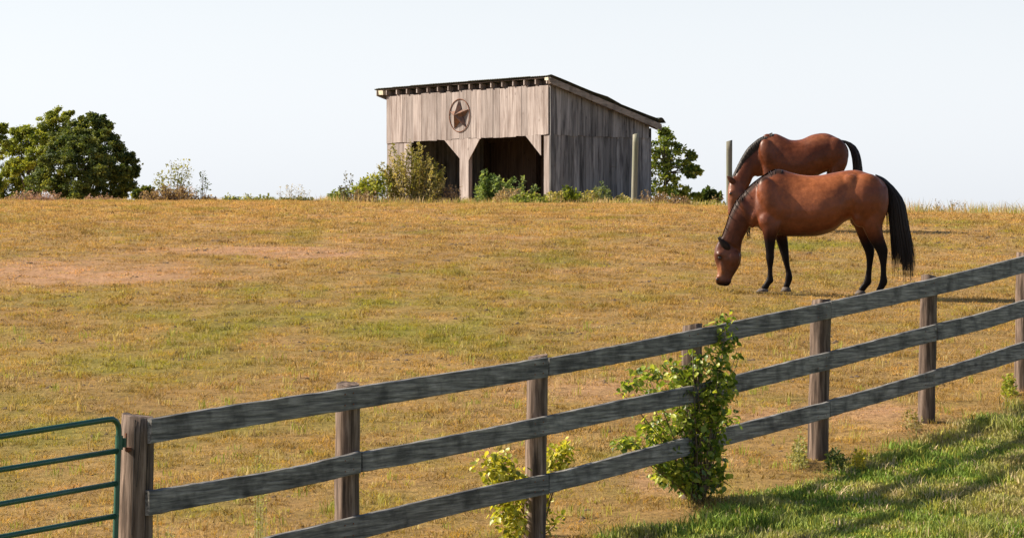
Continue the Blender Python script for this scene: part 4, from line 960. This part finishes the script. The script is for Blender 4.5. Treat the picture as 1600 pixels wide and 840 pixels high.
def coat_mat(name):
    m, nt, p = new_mat(name); L = nt.links.new
    a = N(nt, 'ShaderNodeAttribute', attribute_name='lc'); tc = N(nt, 'ShaderNodeTexCoord')
    n = N(nt, 'ShaderNodeTexNoise', Scale=5.0, Detail=6.0, Roughness=.65); L(tc.outputs['Object'], n.inputs['Vector'])
    c = mix(nt, a.outputs['Color'], ramp(nt, n.outputs[0], [(.3, (.66, .60, .55)), (.7, (1.25, 1.25, 1.25))]), 1.0, 'MULTIPLY')
    L(c, p.inputs['Base Color']); p.inputs['Roughness'].default_value = .36
    bw = N(nt, 'ShaderNodeRGBToBW'); L(a.outputs['Color'], bw.inputs[0]); L(ramp(nt, bw.outputs[0], [(.022, .06), (.055, .36)]), p.inputs['Specular IOR Level'])
    mp = N(nt, 'ShaderNodeMapping'); mp.inputs['Scale'].default_value = (60, 60, 160); L(tc.outputs['Object'], mp.inputs[0])
    n2 = N(nt, 'ShaderNodeTexNoise', Scale=1.0, Detail=3.0); L(mp.outputs[0], n2.inputs['Vector'])
    n3 = N(nt, 'ShaderNodeTexNoise', Scale=6.0, Detail=2.0); L(tc.outputs['Object'], n3.inputs['Vector'])
    n4 = N(nt, 'ShaderNodeTexNoise', Scale=22.0, Detail=5.0, Roughness=.7); L(tc.outputs['Object'], n4.inputs['Vector']); L(ramp(nt, n4.outputs[0], [(.3, .30), (.7, .52)]), p.inputs['Roughness'])
    c = mix(nt, c, ramp(nt, n4.outputs[0], [(.35, (.80, .78, .76)), (.65, (1.15, 1.15, 1.15))]), 1.0, 'MULTIPLY'); L(c, p.inputs['Base Color'])
    b1 = N(nt, 'ShaderNodeBump', Strength=.35, Distance=.004); L(n2.outputs[0], b1.inputs['Height'])
    b2 = N(nt, 'ShaderNodeBump', Strength=.28, Distance=.035); L(n3.outputs[0], b2.inputs['Height']); L(b1.outputs[0], b2.inputs['Normal']); L(b2.outputs[0], p.inputs['Normal'])
    return m
coat = coat_mat('bay_coat')
def hair_mat(name, c, tipc):
    m, nt, p = new_mat(name); L = nt.links.new
    a = N(nt, 'ShaderNodeAttribute', attribute_name='lc'); L(a.outputs['Color'], p.inputs['Base Color'])
    p.inputs['Roughness'].default_value = .5; p.inputs['Specular IOR Level'].default_value = .3; return m
hair = hair_mat('horse_hair', 0, 0)
hoof_mat = plain_mat('hoof_horn', (.13, .10, .08), .75, c2=(.05, .04, .035), scale=30)
eye_mat = plain_mat('horse_eye', (.012, .008, .006), .12, scale=5, spec=.8)

def strands(name, paths, r0, c0, c1, parent, rs_):
    """paths: list of list of Vectors; tapered three-sided strands"""
    V_, Q, C_ = [], [], []; n0 = 0; R = random.Random(rs_)
    for pts, r_ in paths:
        m = len(pts); j = R.uniform(.7, 1.5)
        for i, p_ in enumerate(pts):
            t = i / (m - 1); rr = r_ * (1 - t ** 2 * .85) * (.55 + .45 * min(1, t * 6)); tg = (pts[min(i + 1, m - 1)] - pts[max(i - 1, 0)]).normalized()
            a = tg.cross(Vector((.2, 1, .1))).normalized(); b = tg.cross(a)
            for k in range(3):
                th = 2 * math.pi * k / 3; V_.append(tuple(p_ + (a * math.cos(th) + b * math.sin(th)) * rr)); C_.append([(c0[q] * (1 - t) + c1[q] * t) * j for q in range(3)])
        for i in range(m - 1):
            for k in range(3): Q.append((n0 + i * 3 + k, n0 + i * 3 + (k + 1) % 3, n0 + (i + 1) * 3 + (k + 1) % 3, n0 + (i + 1) * 3 + k))
        n0 += m * 3
    return obj(name, mesh_np(name, V_, quads=Q, cols=np.array(C_), smooth=True), hair, parent)

def colour_body(me, HS, cfun):
    n = len(me.vertices); co = np.empty(n * 3); me.vertices.foreach_get('co', co); co = co.reshape(-1, 3)
    px = co[:, 0] / HS.k + HS.ox; py = HS.oy - co[:, 2] / HS.k
    c = cfun(px, py, co[:, 1]); a = me.color_attributes.new('lc', 'FLOAT_COLOR', 'POINT'); cc = np.ones((n, 4), dtype=np.float32); cc[:, :3] = c; a.data.foreach_set('color', cc.ravel())
def blend(c, tgt, m): return c * (1 - m[:, None]) + np.array(tgt) * m[:, None]
def gauss(px, py, cx, cy, rx, ry): return np.exp(-(((px - cx) / rx) ** 2 + ((py - cy) / ry) ** 2))

def ear(mb, HS, base, tip, w, y):
    """hollowed leaf-shaped ear as a closed solid"""
    B_ = HS.p(*base, y); T_ = HS.p(*tip, y - .02 if y < 0 else y + .02); ax = T_ - B_; s = ax.cross(Vector((0, 1, 0))).normalized(); n = 10; v = []; f = []
    prof = [(0, .55), (.2, .95), (.45, 1.0), (.7, .7), (.9, .3), (1, .04)]
    for t, q in prof:
        c_ = B_ + ax * t
        for k in range(n):
            th = 2 * math.pi * k / n; v.append(c_ + s * (w * q * math.cos(th)) + Vector((0, 1, 0)) * (w * .6 * q * math.sin(th) + .012))
    for i in range(len(prof) - 1):
        for k in range(n): f.append((i * n + k, i * n + (k + 1) % n, (i + 1) * n + (k + 1) % n, (i + 1) * n + k))
    f += [tuple(range(n))[::-1], tuple(range((len(prof) - 1) * n, len(prof) * n))]; mb.add(v, f)
def hoof(HS, top, bot, y, w, parent):
    mb = MB(); v = []; n = 14
    rows = [(top, w * .8), ((top[0] * .5 + bot[0] * .5, top[1] * .5 + bot[1] * .5, top[2] * .5 + bot[2] * .5, top[3] * .5 + bot[3] * .5), w * .95), (bot, w * 1.05)]
    for (q, ww) in rows:
        A_ = HS.p(q[0], q[1], y); B_ = HS.p(q[2], q[3], y); c_ = (A_ + B_) / 2; a = (A_ - B_) / 2
        for k in range(n):
            th = 2 * math.pi * k / n; v.append(c_ + a * math.cos(th) + Vector((0, ww * math.sin(th), 0)))
    f = [(i * n + k, i * n + (k + 1) % n, (i + 1) * n + (k + 1) % n, (i + 1) * n + k) for i in range(2) for k in range(n)] + [tuple(range(n)), tuple(range(2 * n, 3 * n))]
    mb.add(v, f); return obj('hoof', mb.mesh('hoof', True), hoof_mat, parent)

# near horse --------------------------------------------------------------
HD = 39.0; HS = HorseSpace(1280, 455, HD / F); H0 = at(1280, 455, HD)
horse1 = empty('horse', H0, 0, 'bay horse grazing nearer the fence with its head down to the grass', 'horse', 'two bay horses grazing')
mb = MB()
loft(mb, HS, [(1175, 312, 1176, 342, .09, 0), (1182, 292, 1184, 355, .17, 0), (1197, 275, 1199, 362, .225, 0), (1214, 264, 1216, 368, .225, 0), (1232, 268, 1234, 369.5, .235, 0), (1252, 273, 1254, 369.5, .285, 0), (1276, 274, 1278, 368.5, .335, 0),
                (1303, 269.5, 1303, 360.5, .33, 0), (1322, 266, 1321, 346, .275, 0), (1339, 265.5, 1339, 341, .265, 0), (1355, 270, 1355, 338, .265, 0), (1370, 275.5, 1370, 335, .225, 0), (1381, 284, 1381, 326, .16, 0), (1387, 293, 1387, 314, .08, 0)], egg=.12)
loft(mb, HS, [(1216, 268, 1192, 350, .15, 0), (1195, 274, 1178, 352, .135, 0), (1171, 292, 1173, 352, .115, 0), (1157, 307, 1169, 358, .10, 0), (1148, 319, 1166, 364, .092, 0), (1140, 336, 1162, 372, .085, 0), (1133, 357, 1159, 381, .08, 0), (1128, 370, 1158, 392, .075, 0)], egg=.15)
loft(mb, HS, [(1131, 366, 1155, 386, .05, 0), (1122, 377, 1158, 394, .068, 0), (1117, 388, 1158.5, 402, .080, 0), (1115.5, 398, 1157, 411, .080, 0), (1117, 407, 1153, 420, .068, 0), (1120.2, 418, 1148, 428, .052, 0), (1120.8, 427, 1144, 435, .045, 0),
                (1118.5, 434.5, 1142, 439.5, .048, 0), (1117.5, 440, 1140.5, 444, .047, 0), (1122, 445.5, 1137, 447, .03, 0)], egg=-.05)
# cheek, brow, nostril rims, shoulder, hip and haunch masses
P_ = lambda x, y, yy=0: HS.p(x, y, yy)
for s_ in (-1, 1):
    ellipsoid(mb, P_(1145, 403, s_ * .062), (.088, .034, .10), math.radians(15)); ellipsoid(mb, P_(1127, 415, s_ * .050), (.020, .022, .10), math.radians(-6)); ellipsoid(mb, P_(1139, 440, s_ * .03), (.035, .02, .025))
for s_ in (-1, 1):
    ellipsoid(mb, P_(1124.5, 397.5, s_ * .068), (.045, .034, .028), math.radians(20)); ellipsoid(mb, P_(1121, 436, s_ * .044), (.030, .020, .034))
    ellipsoid(mb, P_(1203, 315, s_ * .15), (.15, .115, .33), math.radians(-18)); ellipsoid(mb, P_(1200, 345, s_ * .15), (.14, .095, .15))
    ellipsoid(mb, P_(1327, 292, s_ * .17), (.14, .085, .16)); ellipsoid(mb, P_(1352, 310, s_ * .15), (.25, .16, .32)); ellipsoid(mb, P_(1341, 338, s_ * .15), (.10, .10, .14))
    ellipsoid(mb, P_(1372, 305, s_ * .10), (.11, .10, .20))
ellipsoid(mb, P_(1178, 338, 0), (.09, .15, .14))
for s_ in (-1, 1):
    ellipsoid(mb, P_(1166, 332, s_ * .075), (.055, .045, .22), math.radians(-24)); ellipsoid(mb, P_(1368, 316, s_ * .165), (.085, .075, .27), math.radians(-8))
    ellipsoid(mb, P_(1341, 322, s_ * .185), (.07, .055, .20), math.radians(22)); ellipsoid(mb, P_(1213, 333, s_ * .185), (.075, .06, .17), math.radians(28)); ellipsoid(mb, P_(1193, 306, s_ * .135), (.05, .05, .15), math.radians(-26))
leg_rows = {
 'nf': [(1186, 325, 1226, 335, .09, -.13), (1186.5, 345, 1221, 352, .09, -.15), (1188.5, 358, 1215.5, 362, .078, -.16), (1191, 369, 1211.5, 371, .062, -.165), (1193, 381, 1209.5, 382, .052, -.165), (1194.7, 394, 1208, 394, .047, -.165), (1194.8, 402, 1208, 403, .049, -.165), (1196, 409.6, 1206.8, 411, .042, -.165),
        (1197.5, 418, 1205.7, 418, .030, -.165), (1197.3, 430, 1206, 431, .030, -.165), (1195, 437, 1207.3, 439, .038, -.165), (1191.5, 443, 1202, 445, .033, -.165), (1188, 447, 1199, 450, .038, -.165), (1187, 450, 1197, 452, .035, -.165)],
 'ff': [(1203, 330, 1236, 335, .09, .12), (1206, 350, 1234, 352, .085, .14), (1211, 362, 1231, 364, .07, .15), (1214, 375, 1233, 375, .06, .155), (1219, 390, 1234, 389, .05, .155), (1222.5, 401, 1235, 402, .05, .155), (1226, 412, 1235.5, 411, .038, .155), (1229, 424, 1238, 423, .03, .155), (1229, 432, 1240.3, 432, .036, .155),
        (1227.5, 440, 1239, 440, .033, .155), (1225.5, 446, 1236, 447, .037, .155), (1225, 450, 1235.5, 450, .035, .155)],
 'nh': [(1338, 290, 1385, 292, .10, -.12), (1337, 312, 1387, 314, .12, -.14), (1339, 330, 1384, 332, .11, -.15), (1342, 345, 1378.5, 346, .095, -.155), (1347, 359, 1376.5, 357, .078, -.16), (1354, 373, 1379, 371, .06, -.16), (1361, 384, 1384, 385, .05, -.16), (1366.5, 393, 1385, 391, .045, -.16), (1370, 402, 1384.3, 402, .038, -.16),
        (1373, 415, 1383, 415, .030, -.16), (1373.2, 430, 1383, 430, .032, -.16), (1371.5, 440, 1384.8, 440.5, .038, -.16), (1369, 447, 1380, 449, .033, -.16), (1366.5, 452, 1376.5, 454, .038, -.16), (1366, 455, 1376, 457, .035, -.16)],
 'fh': [(1333, 310, 1370, 312, .10, .12), (1331, 328, 1366, 328, .10, .13), (1333, 344, 1362, 345, .085, .14), (1338, 358, 1360, 358, .07, .145), (1343, 370, 1361.5, 369, .057, .15), (1348, 382, 1367, 382, .048, .15), (1353, 393, 1368.8, 391, .044, .15), (1355.5, 404, 1367.5, 403, .037, .15), (1355.8, 418, 1365, 418, .030, .15),
        (1354, 430, 1364, 432, .032, .15), (1350.5, 441, 1364, 441.5, .038, .15), (1346.5, 446, 1358, 449, .033, .15), (1343.5, 451, 1354, 454, .038, .15), (1343, 454, 1353, 456, .035, .15)]}
for r_ in leg_rows.values(): loft(mb, HS, r_, 3, 16)
body = union(mb, .0125, 7, 'body', lambda x, z: sstep((1150 - 1280) * HS.k, (1185 - 1280) * HS.k, x) * sstep(.70, .98, z))
def c1(px, py, y):
    n = len(px); c = np.tile(np.array([.145, .037, .011]), (n, 1)); s_ = sstep
    c = blend(c, (.30, .095, .028), .8 * gauss(px, py, 1262, 298, 62, 28)); c = blend(c, (.26, .085, .026), .6 * gauss(px, py, 1330, 288, 26, 14))  # sunlit patches on barrel and hip, painted into the coat colour
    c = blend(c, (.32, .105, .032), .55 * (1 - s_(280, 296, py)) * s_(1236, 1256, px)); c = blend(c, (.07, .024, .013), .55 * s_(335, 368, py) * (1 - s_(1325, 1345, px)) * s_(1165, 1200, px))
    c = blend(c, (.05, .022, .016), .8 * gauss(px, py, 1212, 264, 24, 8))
    c = blend(c, (.009, .007, .007), s_(350, 382, py) * s_(1176, 1184, px) * (1 - s_(1296, 1304, px)) + s_(345, 386, py) * s_(1300, 1306, px))
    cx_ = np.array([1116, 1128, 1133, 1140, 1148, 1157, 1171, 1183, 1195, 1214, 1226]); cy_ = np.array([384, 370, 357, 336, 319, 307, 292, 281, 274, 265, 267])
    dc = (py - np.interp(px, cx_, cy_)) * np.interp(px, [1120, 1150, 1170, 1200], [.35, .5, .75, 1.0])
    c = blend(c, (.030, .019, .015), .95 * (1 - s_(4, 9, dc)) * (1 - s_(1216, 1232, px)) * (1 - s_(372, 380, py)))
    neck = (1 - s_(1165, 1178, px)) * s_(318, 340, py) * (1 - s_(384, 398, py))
    c = blend(c, (.045, .018, .012), .72 * neck)  # the lower neck's own shade, painted as a darker coat
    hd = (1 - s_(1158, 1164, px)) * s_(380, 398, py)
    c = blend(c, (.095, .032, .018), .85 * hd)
    c = blend(c, (.36, .15, .065), .8 * gauss(px, py, 1123, 425, 6, 10)); c = blend(c, (.22, .08, .035), .5 * gauss(px, py, 1130, 396, 10, 8))
    c = blend(c, (.03, .015, .012), .85 * gauss(px, py, 1123.5, 403, 5, 6)); c = blend(c, (.04, .02, .014), .7 * gauss(px, py, 1147, 424, 9, 12))
    c = blend(c, (.016, .011, .011), s_(436, 446, py + (px - 1118) * .12) * (1 - s_(1160, 1165, px)))
    return c
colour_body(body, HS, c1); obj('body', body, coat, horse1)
hoof(HS, (1186, 449.5, 1198.5, 451.5), (1178.5, 455.5, 1199, 456), -.165, .05, horse1); hoof(HS, (1224.5, 448, 1236.5, 449), (1221, 456, 1238, 456), .155, .05, horse1)
hoof(HS, (1365.5, 454, 1377.5, 456), (1359, 463, 1379, 463), -.16, .05, horse1); hoof(HS, (1342.5, 452.5, 1354.5, 455.5), (1334.5, 461.5, 1355, 461.5), .15, .05, horse1)
dark_skin = plain_mat('ear_hair', (.022, .014, .011), .7, c2=(.012, .009, .008), scale=30, spec=.2)
brown_skin = plain_mat('ear_hair_brown', (.10, .035, .016), .7, c2=(.05, .02, .012), scale=30, spec=.2)
for (b_, t_, y_) in (((1139, 390), (1120.5, 370.5), -.075), ((1137, 384), (1124, 369), .06)):
    mb = MB(); ear(mb, HS, b_, t_, .046, y_); obj('ear', mb.mesh('ear', True), dark_skin, horse1)
for s_ in (-1, 1):
    mb = MB(); ellipsoid(mb, P_(1124, 402.5, s_ * .080), (.022, .012, .017)); obj('eye', mb.mesh('eye', True), eye_mat, horse1)
    mb = MB(); ellipsoid(mb, P_(1120.5, 436.5, s_ * .060), (.015, .008, .019)); obj('nostril', mb.mesh('nostril', True), eye_mat, horse1)
def mane(HS, crest, w, rs_, parent, n, length, side, near=.8, c0=(.020, .014, .012), c1=(.035, .022, .016), r=.006, lift=.004):
    R = random.Random(rs_); paths = []; C_ = catmull(crest, 6)
    for k in range(n):
        t = R.random() * (len(C_) - 1); i = min(int(t), len(C_) - 2); q = C_[i] * (1 - (t - i)) + C_[i + 1] * (t - i)
        tg = C_[i + 1] - C_[i]; tg /= np.linalg.norm(tg); 
        sd = side if R.random() < near else -side
        p0 = HS.p(q[0], q[1], 0); T_ = Vector((tg[0], 0, -tg[1])); up = Vector((T_.z, 0, -T_.x)); 
        if up.z < 0 and abs(up.z) > .3: up = -up
        if up.x > 0 and abs(up.z) <= .3: up = -up
        ln = length * R.uniform(.5, 1.15); ww = w * R.uniform(.9, 1.1); a = R.uniform(-.2, .3)
        pts = []
        for j in range(7):
            s_ = j / 6
            ang = min(s_ * 2.2, 1.45)
            off = up * (lift * (1 + math.sin(min(s_ * 3, 1.6))) - s_ ** 1.5 * ln * .75) + Vector((0, sd * (ww * math.sin(ang) + .008), 0)) + T_ * (ln * s_ * (.35 + a)) + Vector((0, 0, -ln * .35 * s_))
            pts.append(p0 + off)
        paths.append((pts, r * R.uniform(.6, 1.3)))
    return strands('mane', paths, r, c0, c1, parent, rs_)
mane(HS, [(1222, 266), (1210, 265), (1195, 273), (1183, 281), (1171, 291), (1157, 306), (1148, 318), (1140, 335), (1133, 356), (1128, 370)], .10, 8, horse1, 900, .13, 1, .97, (.028, .019, .016), (.055, .036, .03), .005, .004)
# forelock
def tail(HS, root_pts, widths_, rs_, parent, n, ends, r=.006, c0=(.012, .010, .010), c1=(.020, .013, .010)):
    R = random.Random(rs_); C_ = catmull([(a[0], a[1], w) for a, w in zip(root_pts, widths_)], 5); paths = []
    m = len(C_)
    for k in range(n):
        u = R.uniform(-1, 1); yy = R.uniform(-1, 1); L_ = ends(u, R); start = 0 if R.random() < .4 else R.randint(0, m // 2)
        pts = []
        e = max(start + 4, int(m * L_)); wob = R.uniform(-1, 1)
        idx = np.linspace(start, min(e, m) - 1, 10)
        for j, f_ in enumerate(idx):
            i = min(int(f_), m - 2); q = C_[i] * (1 - (f_ - i)) + C_[i + 1] * (f_ - i)
            pts.append(HS.p(q[0] + u * q[2] + wob * .8 * j / 9, q[1], yy * q[2] * HS.k * .8 * math.sqrt(max(0, 1 - u * u)) ))
        paths.append((pts, r * R.uniform(.6, 1.4)))
    return strands('tail', paths, r, c0, c1, parent, rs_)
tail(HS, [(1370, 276), (1382, 284), (1392, 297), (1400, 316), (1404, 345), (1408, 375), (1411, 405), (1413, 446)], [3, 5, 8, 12.5, 14.5, 16, 17.5, 18], 4, horse1, 560,
     lambda u, R: (R.triangular(.70, .98, .82) if abs(u - .35) > .45 else R.triangular(.76, 1.0, .92)), .0075)
tail(HS, [(1390, 300), (1402, 340), (1410, 380), (1413, 410), (1413, 446)], [6, 14, 17, 20, 20], 33, horse1, 110, lambda u, R: R.uniform(.7, 1.0), .0045).name = 'tail_wisps'
tail(HS, [(1384, 300), (1386, 320), (1387, 345), (1388, 392)], [1.2, 1.5, 2, 2], 14, horse1, 14, lambda u, R: R.uniform(.6, 1.0), .005).name = 'tail_wisp'
mb = MB(); loft(mb, HS, [(1368, 272, 1366, 284, .03, 0), (1383, 279, 1377, 291, .035, 0), (1397, 293, 1387, 300, .05, 0), (1406, 310, 1391, 318, .055, 0), (1411, 340, 1393, 342, .05, 0), (1411, 370, 1397, 371, .035, 0), (1409, 385, 1404, 385, .01, 0)], 4, 12)
me = mb.mesh('tail_core', True); colour_body(me, HS, lambda a, b, c_: np.tile(np.array([.012, .010, .010]), (len(a), 1))); obj('tail_core', me, hair, horse1)
# small lock hanging under the neck
strands('mane_lock', [([P_(1172 + random.uniform(-3, 3), 350, .06), P_(1170 + random.uniform(-3, 3), 362, .07), P_(1171 + random.uniform(-4, 4), 374, .07)], .004) for k in range(16)], .004, (.03, .02, .015), (.05, .03, .02), horse1, 3)

# far horse ---------------------------------------------------------------
HD2 = 49.5; HS2 = HorseSpace(1260, 360, HD2 / F); H2 = at(1260, 360, HD2); H2.z = max(H2.z, gz(H2.x, H2.y) - .01)
horse2 = empty('horse', H2, 0, 'bay horse standing behind the nearer one with only its upper half showing', 'horse', 'two bay horses grazing')
P2 = lambda x, y, yy=0: HS2.p(x, y, yy)
mb = MB()
loft(mb, HS2, [(1186, 236, 1187, 262, .08, 0), (1191, 224, 1193, 270, .15, 0), (1199, 213, 1201, 280, .21, 0), (1211, 208.5, 1213, 284, .24, 0), (1224, 213.5, 1225, 286, .27, 0), (1236, 218.5, 1237, 287, .295, 0), (1252, 217.5, 1252, 286, .315, 0), (1267, 211, 1267, 281, .31, 0),
                 (1281, 208, 1281, 273, .29, 0), (1293, 208.5, 1293, 268, .275, 0), (1304, 213, 1304, 266, .25, 0), (1314, 218.5, 1314, 260, .21, 0), (1321, 225, 1321, 256, .15, 0), (1325.5, 234, 1325.5, 247, .07, 0)], egg=.12)
loft(mb, HS2, [(1211, 211, 1196, 274, .15, 0), (1195, 214.5, 1186, 276, .13, 0), (1184, 221, 1180, 275, .115, -.01), (1171, 232, 1176, 278, .10, -.02), (1162, 245, 1173, 285, .092, -.04), (1153, 263, 1169, 293, .085, -.06), (1147, 276, 1165, 301, .08, -.08)], egg=.15)
loft(mb, HS2, [(1146, 275, 1163, 291, .06, -.08), (1140, 283, 1164, 299, .09, -.09), (1137, 293, 1163, 307, .11, -.10), (1136, 304, 1159, 315, .105, -.11), (1136, 317, 1154, 324, .08, -.12), (1136.5, 328, 1151, 333, .065, -.13), (1137, 336, 1150, 340, .06, -.13), (1141, 343, 1147, 345, .03, -.13)], egg=-.05)
for s_ in (-1, 1):
    ellipsoid(mb, P2(1141, 302, -.10 + s_ * .09), (.04, .03, .04)); ellipsoid(mb, P2(1201, 245, s_ * .15), (.15, .11, .30), math.radians(-18)); ellipsoid(mb, P2(1284, 228, s_ * .16), (.13, .08, .13))
    ellipsoid(mb, P2(1303, 240, s_ * .15), (.20, .13, .26)); ellipsoid(mb, P2(1204, 218, s_ * .06), (.14, .05, .08), .5)
for dx, yy in ((0, -.15), (7, .15)):
    loft(mb, HS2, [(1189 + dx, 250, 1216 + dx, 258, .09, yy * .8), (1191 + dx, 278, 1211 + dx, 280, .075, yy), (1194 + dx, 300, 1206 + dx, 300, .05, yy), (1195 + dx, 316, 1205 + dx, 316, .048, yy), (1196.5 + dx, 328, 1203.5 + dx, 328, .03, yy), (1196 + dx, 344, 1204 + dx, 344, .036, yy), (1194 + dx, 354, 1203 + dx, 355, .036, yy)], 3, 14)
for dx, yy in ((-13, -.15), (-20, .15)):
    loft(mb, HS2, [(1293, 235, 1325, 238, .11, yy * .8), (1297, 255, 1322.5, 257, .11, yy), (1299 + dx * .4, 275, 1318 + dx * .35, 276, .08, yy), (1307 + dx, 296, 1319.5 + dx, 296, .048, yy), (1310 + dx, 310, 1319 + dx, 310, .04, yy), (1310.5 + dx, 328, 1317.5 + dx, 328, .03, yy), (1309 + dx, 345, 1318 + dx, 345, .037, yy), (1307 + dx, 355, 1315.5 + dx, 356, .036, yy)], 3, 14)
ellipsoid(mb, P2(1183.5, 271, -.02), (.03, .04, .06))
body = union(mb, .0135, 6, 'body', lambda x, z: sstep((1160 - 1260) * HS2.k, (1188 - 1260) * HS2.k, x) * sstep(.70, .98, z))
def c2(px, py, y):
    n = len(px); c = np.tile(np.array([.10, .027, .009]), (n, 1))
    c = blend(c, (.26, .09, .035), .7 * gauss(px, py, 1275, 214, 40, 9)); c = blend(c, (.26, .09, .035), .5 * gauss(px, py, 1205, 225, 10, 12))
    c = blend(c, (.012, .010, .010), sstep(285, 310, py) * (px > 1180)); c = blend(c, (.20, .075, .035), .7 * (1 - sstep(1150, 1160, px)) * sstep(280, 290, py) * (1 - sstep(326, 336, py)))
    c = blend(c, (.02, .014, .012), sstep(333, 338, py) * (px < 1160)); return c
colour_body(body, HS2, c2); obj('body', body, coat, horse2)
for dx, yy in ((0, -.15), (7, .15)): hoof(HS2, (1192.5 + dx, 353, 1203 + dx, 354), (1189 + dx, 360.5, 1204 + dx, 360.5), yy, .05, horse2)
for dx, yy in ((-13, -.15), (-20, .15)): hoof(HS2, (1305.5 + dx, 354, 1315.5 + dx, 355), (1302 + dx, 360.5, 1317 + dx, 360.5), yy, .05, horse2)
for (b_, t_, y_) in (((1147, 287), (1134.5, 275.5), -.17), ((1157, 290), (1160, 276), -.05)):
    mb = MB(); ear(mb, HS2, b_, t_, .048, y_); obj('ear', mb.mesh('ear', True), brown_skin, horse2)
for s_ in (-1, 1):
    mb = MB(); ellipsoid(mb, P2(1140, 303, -.105 + s_ * .108), (.022, .014, .02)); obj('eye', mb.mesh('eye', True), eye_mat, horse2)
mane(HS2, [(1207, 209), (1195, 214), (1185, 219), (1171, 231), (1162, 244), (1152, 263), (1146, 276)], .09, 18, horse2, 1500, .17, -1, .95, (.014, .011, .010), (.024, .017, .014), .007, .016)
tail(HS2, [(1312, 219), (1322, 222), (1331, 229), (1337, 242), (1340, 262), (1340, 285), (1339, 310), (1338, 338)], [2, 3.5, 5.5, 6.5, 7, 8, 8.5, 9], 24, horse2, 300, lambda u, R: R.uniform(.75, 1.0), .009)
print('done')
